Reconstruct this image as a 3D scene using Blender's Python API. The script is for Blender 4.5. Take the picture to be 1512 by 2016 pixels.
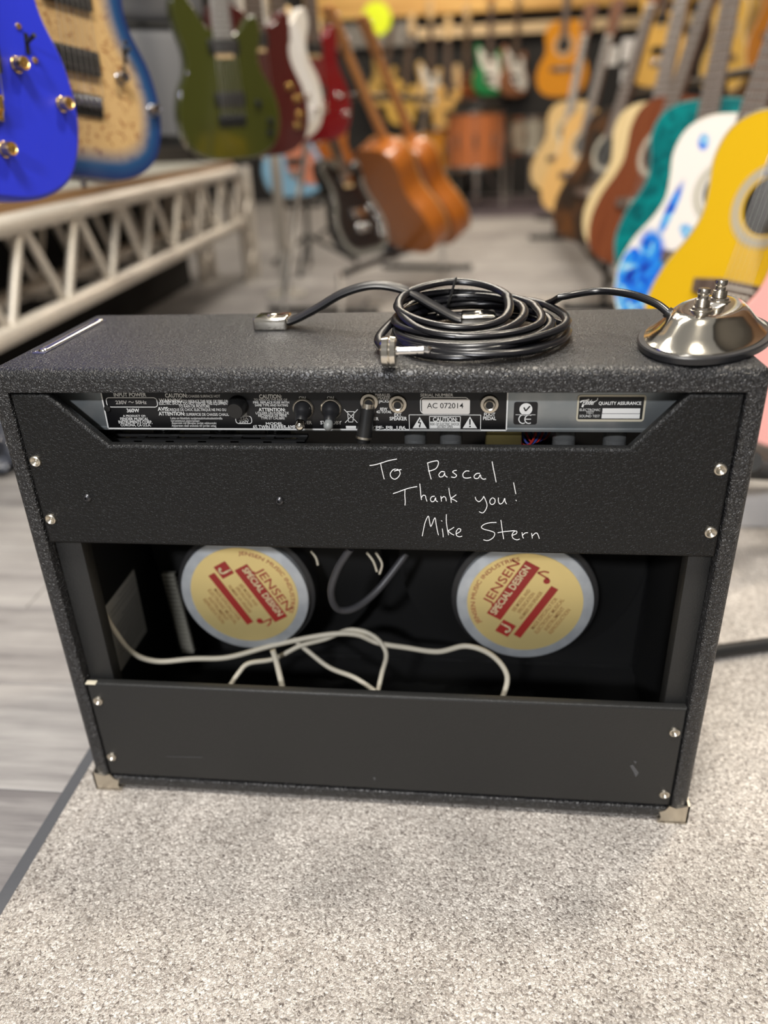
import bpy, bmesh, math, random
from mathutils import Vector, Matrix

for o in list(bpy.data.objects):
    bpy.data.objects.remove(o, do_unlink=True)
S = bpy.context.scene
COL = S.collection
PI = math.pi
R = math.radians
rnd = random.Random(7)

# ------------------------------------------------------------------ camera
cam = bpy.data.cameras.new('camera')
camo = bpy.data.objects.new('camera', cam)
COL.objects.link(camo)
S.camera = camo
cam.sensor_fit = 'VERTICAL'
cam.sensor_height = 34.62
cam.sensor_width = 25.96
cam.lens = 34.62 * 1514.4 / 2016
cam.clip_start = 0.02
cam.clip_end = 60
_yaw, _pit, _rol = -0.12456, -0.46569, -0.03942
_f = Vector((math.sin(_yaw) * math.cos(_pit), math.cos(_yaw) * math.cos(_pit), math.sin(_pit)))
_r = Vector((math.cos(_yaw), -math.sin(_yaw), 0))
_u = _r.cross(_f)
_rr = _r * math.cos(_rol) + _u * math.sin(_rol)
_uu = -_r * math.sin(_rol) + _u * math.cos(_rol)
camo.matrix_world = Matrix(((_rr.x, _uu.x, -_f.x, 0.4337), (_rr.y, _uu.y, -_f.y, -0.62551), (_rr.z, _uu.z, -_f.z, 0.69189), (0, 0, 0, 1)))
cam.dof.use_dof = True
cam.dof.focus_distance = 0.705
cam.dof.aperture_fstop = 2.1
cam.dof.aperture_blades = 0

# ------------------------------------------------------------------ world, lights, exposure
w = bpy.data.worlds.new('world')
S.world = w
w.use_nodes = True
w.node_tree.nodes['Background'].inputs[0].default_value = (1.0, 0.96, 0.9, 1)
w.node_tree.nodes['Background'].inputs[1].default_value = 0.17


def area(loc, sx, sy, energy, col=(1, 0.93, 0.82)):
    l = bpy.data.lights.new('ceiling_light', 'AREA')
    l.shape = 'RECTANGLE'
    l.size, l.size_y, l.energy, l.color = sx, sy, energy, col
    o = bpy.data.objects.new('ceiling_light', l)
    o.location = loc
    COL.objects.link(o)
    return o


area((-0.4, -4.0, 2.9), 0.4, 0.4, 185, (0.95, 0.96, 1.0))
area((0.2, -0.9, 3.0), 0.6, 0.6, 66, (1, 0.96, 0.9))
area((1.25, 0.75, 3.0), 0.3, 0.3, 38, (1, 0.9, 0.74))
area((0.0, 2.3, 3.0), 1.2, 0.4, 44, (1, 0.93, 0.82))
area((0.4, 4.4, 3.0), 1.6, 0.5, 35, (1, 0.9, 0.75))
area((0.2, 6.7, 3.0), 1.6, 0.3, 50, (1, 0.85, 0.66))
S.view_settings.view_transform = 'Standard'
S.view_settings.look = 'None'
S.view_settings.gamma = 1
S.view_settings.use_curve_mapping = False
S.view_settings.exposure = 0.55


# ------------------------------------------------------------------ materials
MATS = {}


def mat(name, col, rough=0.5, metal=0.0, **k):
    if name in MATS:
        return MATS[name]
    m = bpy.data.materials.new(name)
    m.use_nodes = True
    nt = m.node_tree
    b = nt.nodes['Principled BSDF']
    b.inputs['Base Color'].default_value = (*col, 1)
    b.inputs['Roughness'].default_value = rough
    b.inputs['Metallic'].default_value = metal
    if 'coat' in k:
        b.inputs['Coat Weight'].default_value = k['coat']
        b.inputs['Coat Roughness'].default_value = 0.05
    if 'trans' in k:
        b.inputs['Transmission Weight'].default_value = k['trans']
        b.inputs['IOR'].default_value = 1.45
    if 'spec' in k:
        b.inputs['Specular IOR Level'].default_value = k['spec']
    tc = None
    if 'noise' in k or 'bump' in k:
        tc = nt.nodes.new('ShaderNodeTexCoord')
    if 'noise' in k:   # (scale vector, colour2, lo, hi, detail)
        sc_, c2, lo, hi, det = k['noise']
        mp = nt.nodes.new('ShaderNodeMapping')
        mp.inputs['Scale'].default_value = sc_
        n = nt.nodes.new('ShaderNodeTexNoise')
        n.inputs['Scale'].default_value = 1
        n.inputs['Detail'].default_value = det
        n.inputs['Distortion'].default_value = k.get('dist', 0)
        rp = nt.nodes.new('ShaderNodeValToRGB')
        rp.color_ramp.elements[0].position = lo
        rp.color_ramp.elements[1].position = hi
        rp.color_ramp.elements[0].color = (*col, 1)
        rp.color_ramp.elements[1].color = (*c2, 1)
        nt.links.new(tc.outputs['Object'], mp.inputs[0])
        nt.links.new(mp.outputs[0], n.inputs['Vector'])
        nt.links.new(n.outputs[0], rp.inputs[0])
        nt.links.new(rp.outputs[0], b.inputs['Base Color'])
    if 'bump' in k:   # (scale, strength, distance)
        sc_, st, ds = k['bump']
        n = nt.nodes.new('ShaderNodeTexNoise')
        n.inputs['Scale'].default_value = sc_
        n.inputs['Detail'].default_value = 3
        bp = nt.nodes.new('ShaderNodeBump')
        bp.inputs['Strength'].default_value = st
        bp.inputs['Distance'].default_value = ds
        nt.links.new(tc.outputs['Object'], n.inputs['Vector'])
        nt.links.new(n.outputs[0], bp.inputs['Height'])
        nt.links.new(bp.outputs[0], b.inputs['Normal'])
    MATS[name] = m
    return m


def tolex(name, col, rough, st, scale, stretch=(1, 1, 1), spec=0.5, dist=0.0008):
    m = mat(name, col, rough)
    nt = m.node_tree
    b = nt.nodes['Principled BSDF']
    b.inputs['Specular IOR Level'].default_value = spec
    tc = nt.nodes.new('ShaderNodeTexCoord')
    mp = nt.nodes.new('ShaderNodeMapping')
    mp.inputs['Scale'].default_value = stretch
    nw = nt.nodes.new('ShaderNodeTexNoise')
    nw.inputs['Scale'].default_value = scale * 0.9
    nw.inputs['Detail'].default_value = 2
    mx = nt.nodes.new('ShaderNodeVectorMath')
    mx.operation = 'MULTIPLY_ADD'
    mx.inputs[1].default_value = (2.2 / scale,) * 3
    v = nt.nodes.new('ShaderNodeTexVoronoi')
    v.feature = 'DISTANCE_TO_EDGE'
    v.inputs['Scale'].default_value = scale
    n2 = nt.nodes.new('ShaderNodeTexNoise')
    n2.inputs['Scale'].default_value = scale * 2.6
    ad = nt.nodes.new('ShaderNodeMath')
    ad.operation = 'MULTIPLY_ADD'
    ad.inputs[1].default_value = -0.55
    rg = nt.nodes.new('ShaderNodeMapRange')
    rg.interpolation_type = 'SMOOTHSTEP'
    rg.inputs[1].default_value, rg.inputs[2].default_value = 0.0, 0.22
    bp = nt.nodes.new('ShaderNodeBump')
    bp.inputs['Strength'].default_value = st
    bp.inputs['Distance'].default_value = dist
    bp.invert = True
    L = nt.links.new
    L(tc.outputs['Object'], mp.inputs[0])
    L(mp.outputs[0], nw.inputs['Vector'])
    L(nw.outputs['Color'], mx.inputs[0])
    L(mp.outputs[0], mx.inputs[2])
    L(mx.outputs[0], v.inputs['Vector'])
    L(mp.outputs[0], n2.inputs['Vector'])
    L(n2.outputs[0], ad.inputs[0])
    L(v.outputs['Distance'], rg.inputs[0])
    L(rg.outputs[0], ad.inputs[2])
    L(ad.outputs[0], bp.inputs['Height'])
    L(bp.outputs[0], b.inputs['Normal'])
    return m


M_tolex = tolex('tolex_cabinet', (0.008, 0.008, 0.009), 0.40, 0.95, 250, spec=0.8)
M_panel = tolex('tolex_panel', (0.007, 0.007, 0.007), 0.42, 0.5, 330, (1, 1, 0.8), spec=0.3)
M_low = tolex('tolex_lower', (0.014, 0.014, 0.0135), 0.5, 0.25, 400)
M_black = mat('black_paint', (0.006, 0.006, 0.006), 0.6)
M_plastic = mat('black_plastic', (0.012, 0.012, 0.012), 0.38)
M_rubber = mat('black_rubber', (0.018, 0.018, 0.02), 0.42)
M_chrome = mat('nickel', (0.78, 0.74, 0.66), 0.13, 1.0, bump=(60, 0.05, 0.001))
M_chromeb = mat('chrome_polished', (0.85, 0.84, 0.82), 0.12, 1.0)
M_dull = mat('nickel_dull', (0.62, 0.57, 0.48), 0.32, 1.0)
M_gold = mat('gold_hardware', (0.9, 0.62, 0.22), 0.22, 1.0)
M_steel = mat('galvanised', (0.36, 0.39, 0.40), 0.42, 0.75, noise=((40, 40, 40), (0.44, 0.46, 0.46), 0.4, 0.6, 4))
M_plate = mat('plate_black', (0.008, 0.008, 0.009), 0.35)
M_ink = mat('ink_white', (0.88, 0.88, 0.85), 0.6)
M_inkg = mat('ink_grey', (0.42, 0.40, 0.37), 0.6)
M_inkk = mat('ink_black', (0.01, 0.01, 0.01), 0.6)
M_sticker = mat('sticker_white', (0.74, 0.71, 0.66), 0.5)
M_cream = mat('sticker_cream', (0.62, 0.57, 0.44), 0.5)
M_red = mat('ink_red', (0.30, 0.022, 0.018), 0.45)
M_foil = mat('gold_foil', (0.86, 0.69, 0.30), 0.42, 0.6, bump=(120, 0.03, 0.001))
M_foilt = mat('gold_foil_print', (0.36, 0.16, 0.05), 0.5, 0.2)
M_wcable = mat('cable_cream', (0.56, 0.52, 0.42), 0.5)
M_paper = mat('paper', (0.62, 0.61, 0.57), 0.8)
M_chalk = mat('silver_marker', (0.9, 0.9, 0.9), 0.5)
M_scuff = mat('scuff', (0.075, 0.075, 0.078), 0.8)
M_glass = mat('tube_glass', (0.5, 0.52, 0.52), 0.1, 0.0, trans=0.8)
M_backplate = mat('zinc_plate', (0.46, 0.49, 0.52), 0.4, 0.35, noise=((50, 50, 50), (0.54, 0.57, 0.59), 0.4, 0.6, 4))
M_wall = mat('wall_black', (0.018, 0.017, 0.017), 0.85)
M_bgrey = mat('dark_grey_wall', (0.06, 0.055, 0.05), 0.9)


# ------------------------------------------------------------------ mesh helpers
def props(o, label=None, cat=None, group=None, kind=None):
    if label:
        o['label'] = label
    if cat:
        o['category'] = cat
    if group:
        o['group'] = group
    if kind:
        o['kind'] = kind
    return o


def link(name, me, m=None, parent=None):
    o = bpy.data.objects.new(name, me)
    COL.objects.link(o)
    if m is not None:
        if len(me.materials) == 0:
            me.materials.append(None)
        o.material_slots[0].link = 'OBJECT'
        o.material_slots[0].material = m
    if parent is not None:
        o.parent = parent
    return o


def empty(name, loc=(0, 0, 0), rz=0):
    o = bpy.data.objects.new(name, None)
    o.empty_display_size = 0.05
    o.location = loc
    o.rotation_euler = (0, 0, rz)
    COL.objects.link(o)
    return o


def mesh(bm, smooth=True, name='m'):
    me = bpy.data.meshes.new(name)
    bmesh.ops.recalc_face_normals(bm, faces=bm.faces)
    bm.to_mesh(me)
    bm.free()
    if smooth:
        me.shade_smooth()
        try:
            me.set_sharp_from_angle(angle=R(38))
        except Exception:
            pass
    return me


class B:
    """collects shapes into one mesh"""

    def __init__(self):
        self.bm = bmesh.new()

    def box(self, a, b, bev=0, seg=2):
        t = bmesh.new()
        bmesh.ops.create_cube(t, size=1)
        for v in t.verts:
            v.co = Vector([a[i] + (v.co[i] + 0.5) * (b[i] - a[i]) for i in range(3)])
        if bev:
            bmesh.ops.bevel(t, geom=list(t.edges), offset=bev, segments=seg, affect='EDGES', profile=0.5)
        return self.add(t)

    def add(self, t, M=None):
        me = bpy.data.meshes.new('t')
        t.to_mesh(me)
        t.free()
        if M is not None:
            me.transform(M)
        self.bm.from_mesh(me)
        bpy.data.meshes.remove(me)
        return self

    def cyl(self, p, q, r, r2=None, n=20, caps=True):
        p, q = Vector(p), Vector(q)
        d = q - p
        t = bmesh.new()
        bmesh.ops.create_cone(t, cap_ends=caps, segments=n, radius1=r, radius2=r if r2 is None else r2, depth=d.length)
        M = Matrix.Translation((p + q) / 2) @ d.to_track_quat('Z', 'Y').to_matrix().to_4x4()
        return self.add(t, M)

    def sphere(self, c, r, n=14, s=(1, 1, 1)):
        t = bmesh.new()
        bmesh.ops.create_uvsphere(t, u_segments=n, v_segments=max(6, n // 2), radius=r)
        return self.add(t, Matrix.Translation(c) @ Matrix.Diagonal((*s, 1)))

    def lathe(self, prof, c=(0, 0, 0), n=32, axis=(0, 0, 1)):
        """prof: list of (radius, height)"""
        t = bmesh.new()
        rings = []
        for (r, h) in prof:
            if r < 1e-6:
                rings.append([t.verts.new((0, 0, h))])
            else:
                rings.append([t.verts.new((r * math.cos(2 * PI * i / n), r * math.sin(2 * PI * i / n), h)) for i in range(n)])
        for a, b in zip(rings, rings[1:]):
            for i in range(n):
                j = (i + 1) % n
                vs = [a[0] if len(a) == 1 else a[i], a[0] if len(a) == 1 else a[j], b[0] if len(b) == 1 else b[j], b[0] if len(b) == 1 else b[i]]
                u = []
                for v in vs:
                    if v not in u:
                        u.append(v)
                if len(u) > 2:
                    t.faces.new(u)
        M = Matrix.Translation(c) @ Vector(axis).to_track_quat('Z', 'Y').to_matrix().to_4x4()
        return self.add(t, M)

    def prism(self, pts, h, M=None):
        """2-D outline (x, y) extruded along +z by h"""
        t = bmesh.new()
        a = [t.verts.new((x, y, 0)) for x, y in pts]
        b = [t.verts.new((x, y, h)) for x, y in pts]
        n = len(pts)
        t.faces.new(a[::-1])
        t.faces.new(b)
        for i in range(n):
            t.faces.new((a[i], a[(i + 1) % n], b[(i + 1) % n], b[i]))
        return self.add(t, M)

    def tube(self, pts, r, n=10, flat=None, cyclic=False, up=None):
        """tube along points; flat = (w, h) elliptical section"""
        P = [Vector(p) for p in pts]
        t = bmesh.new()
        rings = []
        N = len(P)
        prev = Vector(up) if up else Vector((0, 0, 1))
        for i in range(N):
            if cyclic:
                tg = P[(i + 1) % N] - P[i - 1]
            else:
                tg = P[min(i + 1, N - 1)] - P[max(i - 1, 0)]
            tg.normalize()
            nn = prev - tg * prev.dot(tg)
            if nn.length < 1e-4:
                nn = tg.orthogonal()
            nn.normalize()
            if up is None:
                prev = nn
            bb = tg.cross(nn)
            rx, ry = (r, r) if flat is None else flat
            rings.append([t.verts.new(P[i] + bb * (rx * math.cos(2 * PI * k / n)) + nn * (ry * math.sin(2 * PI * k / n))) for k in range(n)])
        for i in range(N if cyclic else N - 1):
            a, b = rings[i], rings[(i + 1) % N]
            for k in range(n):
                t.faces.new((a[k], a[(k + 1) % n], b[(k + 1) % n], b[k]))
        if not cyclic:
            t.faces.new(rings[0][::-1])
            t.faces.new(rings[-1])
        return self.add(t)

    def obj(self, name, m, parent=None, smooth=True, origin=None):
        me = mesh(self.bm, smooth, name)
        if origin is not None:
            me.transform(Matrix.Translation(-Vector(origin)))
        o = link(name, me, m, parent)
        if origin is not None:
            o.location = origin
        return o


def spline(pts, per=8, closed=False):
    """Catmull-Rom through the points (any dimension)"""
    n = len(pts)
    out = []
    P = [Vector(p) for p in pts]
    rng = range(n) if closed else range(n - 1)
    for i in rng:
        if closed:
            a, b, c, d = P[i - 1], P[i], P[(i + 1) % n], P[(i + 2) % n]
        else:
            a, b, c, d = P[max(i - 1, 0)], P[i], P[i + 1], P[min(i + 2, n - 1)]
        for k in range(per):
            t = k / per
            out.append(0.5 * ((2 * b) + (c - a) * t + (2 * a - 5 * b + 4 * c - d) * t * t + (3 * b - a - 3 * c + d) * t ** 3))
    if not closed:
        out.append(P[-1])
    return out


def ngon_mesh(loops, z0, z1, bev=0.0):
    """2-D outlines (first outer, others holes) filled and extruded from z0 to z1"""
    c = bpy.data.curves.new('c', 'CURVE')
    c.dimensions = '2D'
    c.fill_mode = 'BOTH'
    c.extrude = max((z1 - z0) / 2 - bev, 0.00001)
    c.bevel_depth = bev
    c.bevel_resolution = 2
    c.offset = -bev
    for lp in loops:
        s = c.splines.new('POLY')
        s.points.add(len(lp) - 1)
        for p, q in zip(s.points, lp):
            p.co = (q[0], q[1], 0, 1)
        s.use_cyclic_u = True
    o = bpy.data.objects.new('c', c)
    me = bpy.data.meshes.new_from_object(o)
    bpy.data.objects.remove(o)
    bpy.data.curves.remove(c)
    me.transform(Matrix.Translation((0, 0, (z0 + z1) / 2)))
    me.shade_smooth()
    try:
        me.set_sharp_from_angle(angle=R(40))
    except Exception:
        pass
    return me


FONT_CACHE = {}


def glyphs(s, shear=0.0, off=0.0):
    key = (s, shear, off)
    if key not in FONT_CACHE:
        c = bpy.data.curves.new('t', 'FONT')
        c.body = s
        c.size = 1
        c.shear = shear
        c.offset = off
        c.resolution_u = 3
        o = bpy.data.objects.new('t', c)
        me = bpy.data.meshes.new_from_object(o)
        bpy.data.objects.remove(o)
        bpy.data.curves.remove(c)
        FONT_CACHE[key] = ([tuple(v.co) for v in me.vertices], [tuple(p.vertices) for p in me.polygons])
        bpy.data.meshes.remove(me)
    return FONT_CACHE[key]


class Ink:
    """flat print: collects text, boxes and polygons in a plane (x, y) that a function maps to 3-D"""

    def __init__(self, fn):
        self.v, self.f, self.fn = [], [], fn

    def poly(self, pts):
        k = len(self.v)
        self.v += [self.fn(*p) for p in pts]
        self.f.append(tuple(range(k, k + len(pts))))

    def line(self, p, q, wd):
        d = Vector((q[0] - p[0], q[1] - p[1]))
        n = Vector((-d.y, d.x)).normalized() * wd / 2
        self.poly([(p[0] + n.x, p[1] + n.y), (p[0] - n.x, p[1] - n.y), (q[0] - n.x, q[1] - n.y), (q[0] + n.x, q[1] + n.y)])

    def path(self, pts, wd, closed=False):
        for a, b in zip(pts, pts[1:] + (pts[:1] if closed else [])):
            self.line(a, b, wd)

    def text(self, s, x0, y0, x1, y1, shear=0.0, bold=0.0):
        vs, fs = glyphs(s, shear, 0.022 if bold else 0.004)
        if not vs:
            return
        mnx, mxx = min(v[0] for v in vs), max(v[0] for v in vs)
        mny = min(v[1] for v in vs)
        mxy = max(v[1] for v in vs)
        if s.upper() == s:
            mny = max(mny, 0.0)
        for dx in (0,):
            k = len(self.v)
            self.v += [self.fn(x0 + (v[0] - mnx) / (mxx - mnx) * (x1 - x0) + dx, y0 + (v[1] - mny) / (mxy - mny) * (y1 - y0)) for v in vs]
            self.f += [tuple(i + k for i in f) for f in fs]

    def arc_text(self, s, r, h, a0, a1):
        """text along a circle, clockwise from angle a0 to a1 (radians), cap height h"""
        vs, fs = glyphs(s)
        mnx, mxx = min(v[0] for v in vs), max(v[0] for v in vs)
        k = len(self.v)
        for v in vs:
            a = a0 + (a1 - a0) * (v[0] - mnx) / (mxx - mnx)
            rr = r + v[1] / 0.7 * h
            self.v.append(self.fn(rr * math.cos(a), rr * math.sin(a)))
        self.f += [tuple(i + k for i in f) for f in fs]

    def disc(self, c, r, n=24):
        self.poly([(c[0] + r * math.cos(2 * PI * i / n), c[1] + r * math.sin(2 * PI * i / n)) for i in range(n)])

    def ring(self, c, r, wd, n=28):
        for i in range(n):
            a, b = 2 * PI * i / n, 2 * PI * (i + 1) / n
            self.poly([(c[0] + q * math.cos(t), c[1] + q * math.sin(t)) for q, t in ((r - wd / 2, a), (r + wd / 2, a), (r + wd / 2, b), (r - wd / 2, b))])

    def obj(self, name, m, parent):
        me = bpy.data.meshes.new(name)
        me.from_pydata([tuple(v) for v in self.v], [], self.f)
        me.update()
        return link(name, me, m, parent)


def rrect(x0, y0, x1, y1, r, n=5):
    out = []
    for cx, cy, a in ((x1 - r, y1 - r, 0), (x0 + r, y1 - r, 90), (x0 + r, y0 + r, 180), (x1 - r, y0 + r, 270)):
        for i in range(n + 1):
            t = R(a + 90 * i / n)
            out.append((cx + r * math.cos(t), cy + r * math.sin(t)))
    return out


# ------------------------------------------------------------------ the setting
FZ = -0.006          # top of the plank floor; the carpet runner's top is z = 0


def plank_mat():
    m = mat('grey_plank', (0.4, 0.38, 0.37), 0.55, spec=0.3)
    nt = m.node_tree
    b = nt.nodes['Principled BSDF']
    L = nt.links.new
    tc = nt.nodes.new('ShaderNodeTexCoord')
    oi = nt.nodes.new('ShaderNodeObjectInfo')
    add = nt.nodes.new('ShaderNodeVectorMath')
    add.operation = 'ADD'
    sc_ = nt.nodes.new('ShaderNodeVectorMath')
    sc_.operation = 'SCALE'
    sc_.inputs['Scale'].default_value = 37.0
    mp = nt.nodes.new('ShaderNodeMapping')
    mp.inputs['Scale'].default_value = (3.5, 42, 1)
    n = nt.nodes.new('ShaderNodeTexNoise')
    n.inputs['Scale'].default_value = 1
    n.inputs['Detail'].default_value = 6
    n.inputs['Roughness'].default_value = 0.65
    n2 = nt.nodes.new('ShaderNodeTexNoise')
    n2.inputs['Scale'].default_value = 6
    n2.inputs['Detail'].default_value = 3
    rp = nt.nodes.new('ShaderNodeValToRGB')
    e = rp.color_ramp.elements
    e[0].position, e[0].color = 0.28, (0.17, 0.158, 0.158, 1)
    e[1].position, e[1].color = 0.72, (0.37, 0.353, 0.34, 1)
    mixv = nt.nodes.new('ShaderNodeMath')
    mixv.operation = 'MULTIPLY_ADD'
    mixv.inputs[1].default_value = 0.22
    mixw = nt.nodes.new('ShaderNodeMath')
    mixw.operation = 'MULTIPLY_ADD'
    mixw.inputs[1].default_value = 0.35
    L(oi.outputs['Random'], sc_.inputs[0])
    L(tc.outputs['Object'], add.inputs[0])
    L(sc_.outputs[0], add.inputs[1])
    L(add.outputs[0], mp.inputs[0])
    L(mp.outputs[0], n.inputs['Vector'])
    L(add.outputs[0], n2.inputs['Vector'])
    L(oi.outputs['Random'], mixv.inputs[0])
    L(n.outputs[0], mixv.inputs[2])
    L(n2.outputs[0], mixw.inputs[0])
    L(mixv.outputs[0], mixw.inputs[2])
    sub = nt.nodes.new('ShaderNodeMath')
    sub.operation = 'SUBTRACT'
    sub.inputs[1].default_value = 0.27
    L(mixw.outputs[0], sub.inputs[0])
    L(sub.outputs[0], rp.inputs[0])
    L(rp.outputs[0], b.inputs['Base Color'])
    return m


def carpet_mat():
    m = mat('carpet_pile', (0.5, 0.46, 0.4), 0.95)
    nt = m.node_tree
    b = nt.nodes['Principled BSDF']
    b.inputs['Specular IOR Level'].default_value = 0.15
    L = nt.links.new
    tc = nt.nodes.new('ShaderNodeTexCoord')
    nz = nt.nodes.new('ShaderNodeTexNoise')
    nz.inputs['Scale'].default_value = 240
    nz.inputs['Detail'].default_value = 2
    mx = nt.nodes.new('ShaderNodeVectorMath')
    mx.operation = 'MULTIPLY_ADD'
    mx.inputs[1].default_value = (0.005, 0.005, 0.005)
    v = nt.nodes.new('ShaderNodeTexVoronoi')
    v.inputs['Scale'].default_value = 520
    big = nt.nodes.new('ShaderNodeTexNoise')
    big.inputs['Scale'].default_value = 11
    big.inputs['Detail'].default_value = 4
    sep = nt.nodes.new('ShaderNodeSeparateColor')
    rp = nt.nodes.new('ShaderNodeValToRGB')
    e = rp.color_ramp.elements
    e[0].position, e[0].color = 0.0, (0.17, 0.145, 0.13, 1)
    e[1].position, e[1].color = 1.0, (0.84, 0.79, 0.72, 1)
    for p_, c_ in ((0.13, (0.36, 0.32, 0.285)), (0.4, (0.50, 0.455, 0.41)), (0.75, (0.61, 0.565, 0.515))):
        q = e.new(p_)
        q.color = (*c_, 1)
    hs = nt.nodes.new('ShaderNodeHueSaturation')
    mr = nt.nodes.new('ShaderNodeMapRange')
    mr.inputs[1].default_value, mr.inputs[2].default_value = 0.3, 0.7
    mr.inputs[3].default_value, mr.inputs[4].default_value = 0.82, 1.15
    bp = nt.nodes.new('ShaderNodeBump')
    bp.inputs['Strength'].default_value = 0.9
    bp.inputs['Distance'].default_value = 0.003
    bp.invert = True
    L(tc.outputs['Object'], nz.inputs['Vector'])
    L(nz.outputs['Color'], mx.inputs[0])
    L(tc.outputs['Object'], mx.inputs[2])
    L(mx.outputs[0], v.inputs['Vector'])
    L(tc.outputs['Object'], big.inputs['Vector'])
    L(v.outputs['Color'], sep.inputs[0])
    L(sep.outputs[0], rp.inputs[0])
    L(rp.outputs[0], hs.inputs['Color'])
    L(big.outputs[0], mr.inputs[0])
    L(mr.outputs[0], hs.inputs['Value'])
    L(hs.outputs[0], b.inputs['Base Color'])
    L(v.outputs['Distance'], bp.inputs['Height'])
    L(bp.outputs[0], b.inputs['Normal'])
    return m


M_plank, M_carpet = plank_mat(), carpet_mat()
M_sub = mat('floor_joint', (0.07, 0.065, 0.06), 0.9)
fl = B().box((-2.6, -1.6, FZ - 0.06), (2.6, 8.2, FZ - 0.0035)).obj('floor', M_sub, smooth=False)
props(fl, 'grey wood-look plank shop floor', kind='structure')
PW, PL = 0.19, 1.3
pm = mesh(B().box((0, 0, -0.008), (PL - 0.0016, PW - 0.0014, 0), 0.0008, 1).bm, False, 'plank')
pms = {}
row = 0
y = -1.33 - 0.002
while y < 8.1:
    x = -2.6 - ((row * 0.47) % 1.0) * PL
    while x < 2.6:
        x0, x1 = max(x, -2.6), min(x + PL, 2.6)
        if x1 - x0 > 0.03:
            if abs(x1 - x0 - PL) < 1e-6:
                me = pm
            else:
                me = mesh(B().box((0, 0, -0.008), (x1 - x0 - 0.0016, PW - 0.0014, 0), 0.0008, 1).bm, False, 'plank')
            o = link('plank', me, M_plank, fl)
            o.location = (x0, y, FZ)
        x += PL
    y += PW
    row += 1

wb = B().box((-2.6, 8.2, -0.06), (2.6, 8.3, 3.2)).obj('wall_back', M_wall, smooth=False)
props(wb, 'black back wall of the shop', kind='structure')
wl = B().box((-2.7, -1.6, -0.06), (-2.6, 8.3, 3.2)).obj('wall_left', M_bgrey, smooth=False)
props(wl, 'dark grey left wall of the shop', kind='structure')
wr = B().box((2.6, -1.6, -0.06), (2.7, 8.3, 3.2)).obj('wall_right', M_bgrey, smooth=False)
props(wr, 'dark grey right wall of the shop', kind='structure')
M_beam = mat('pine_board', (0.55, 0.30, 0.08), 0.5, noise=((1.2, 20, 20), (0.72, 0.45, 0.14), 0.35, 0.65, 4))
M_rail = mat('maple_rail', (0.55, 0.40, 0.22), 0.5, noise=((1.5, 14, 14), (0.68, 0.52, 0.32), 0.35, 0.65, 4))
t1 = B().box((-1.2, 8.08, 1.62), (2.59, 8.199, 2.05), 0.006).obj('trim_1', M_beam, smooth=False)
props(t1, 'broad golden pine board high on the back wall', kind='structure')
t2 = B().box((-0.15, 8.11, 1.43), (2.59, 8.199, 1.52), 0.006).obj('trim_2', M_rail, smooth=False)
props(t2, 'pale maple hanging rail on the back wall', kind='structure')
t3 = B().box((-1.5, 8.14, 1.38), (-0.16, 8.199, 1.60), 0.006).obj('trim_3', mat('grey_board', (0.22, 0.21, 0.2), 0.7), smooth=False)
props(t3, 'grey board on the back wall left of the maple rail', kind='structure')

# carpet runner under the amplifier
rug = empty('carpet_runner', (0.7, 0.8, FZ))
props(rug, 'beige flecked carpet runner with dark grey bound edge under the amplifier', 'rug')
RX0, RX1, RY0, RY1 = -0.027, 1.62, -1.1, 2.855


def rel(o, root):
    """move a mesh built in world coordinates under a root placed elsewhere"""
    o.parent = root
    o.location = Vector(o.location) - Vector(root.location)
    return o


rel(props(B().box((RX0, RY0, FZ), (RX1, RY1, 0), 0.002, 2).obj('pile', M_carpet), kind='stuff'), rug)
M_bind = mat('carpet_binding', (0.075, 0.077, 0.085), 0.8, bump=(400, 0.5, 0.001))
rel(B().box((RX0 - 0.0155, RY0, FZ), (RX0, RY1, -0.0015), 0.0015).obj('edge_binding', M_bind), rug)
rel(B().box((RX0 - 0.0155, RY1, FZ), (RX1, RY1 + 0.0155, -0.0015), 0.0015).obj('edge_binding', M_bind), rug)

# ------------------------------------------------------------------ the amplifier
W_, H_, DT, DB = 0.673, 0.5095, 0.227, 0.267
TS, TT, TB = 0.018, 0.0215, 0.0215
amp = empty('guitar_amplifier', (0, 0, 0))
props(amp, 'black textured vinyl guitar amplifier with open back standing on the carpet', 'amplifier')


def depth_at(z):
    return DB + (DT - DB) * z / H_


bm = bmesh.new()


def ring4(x0, x1, z0, z1, back):
    return [bm.verts.new((x, 0 if back else depth_at(z), z)) for x, z in ((x0, z0), (x1, z0), (x1, z1), (x0, z1))]


ob, of_ = ring4(0, W_, 0.004, H_, True), ring4(0, W_, 0.004, H_, False)
ib, if_ = ring4(TS, W_ - TS, TB, H_ - TT, True), ring4(TS, W_ - TS, TB, H_ - TT, False)
for i in range(4):
    j = (i + 1) % 4
    bm.faces.new((ob[i], ob[j], of_[j], of_[i]))
    bm.faces.new((ib[i], if_[i], if_[j], ib[j]))
    bm.faces.new((ob[i], ib[i], ib[j], ob[j]))
    bm.faces.new((of_[i], of_[j], if_[j], if_[i]))
outer = [e for e in bm.edges if all(v in ob + of_ for v in e.verts)]
inner = [e for e in bm.edges if all(v in ib for v in e.verts)]
bmesh.ops.bevel(bm, geom=outer, offset=0.0095, segments=6, affect='EDGES', profile=0.5)
inner = [e for e in bm.edges if e.is_valid and all(abs(v.co.y) < 1e-5 and TS - 1e-4 < v.co.x < W_ - TS + 1e-4 and TB - 1e-4 < v.co.z < H_ - TT + 1e-4 for v in e.verts) and (e.verts[0].co - e.verts[1].co).length > 0.2]
bmesh.ops.bevel(bm, geom=inner, offset=0.0025, segments=3, affect='EDGES', profile=0.5)
o = link('cabinet', mesh(bm), M_tolex, amp)

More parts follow.
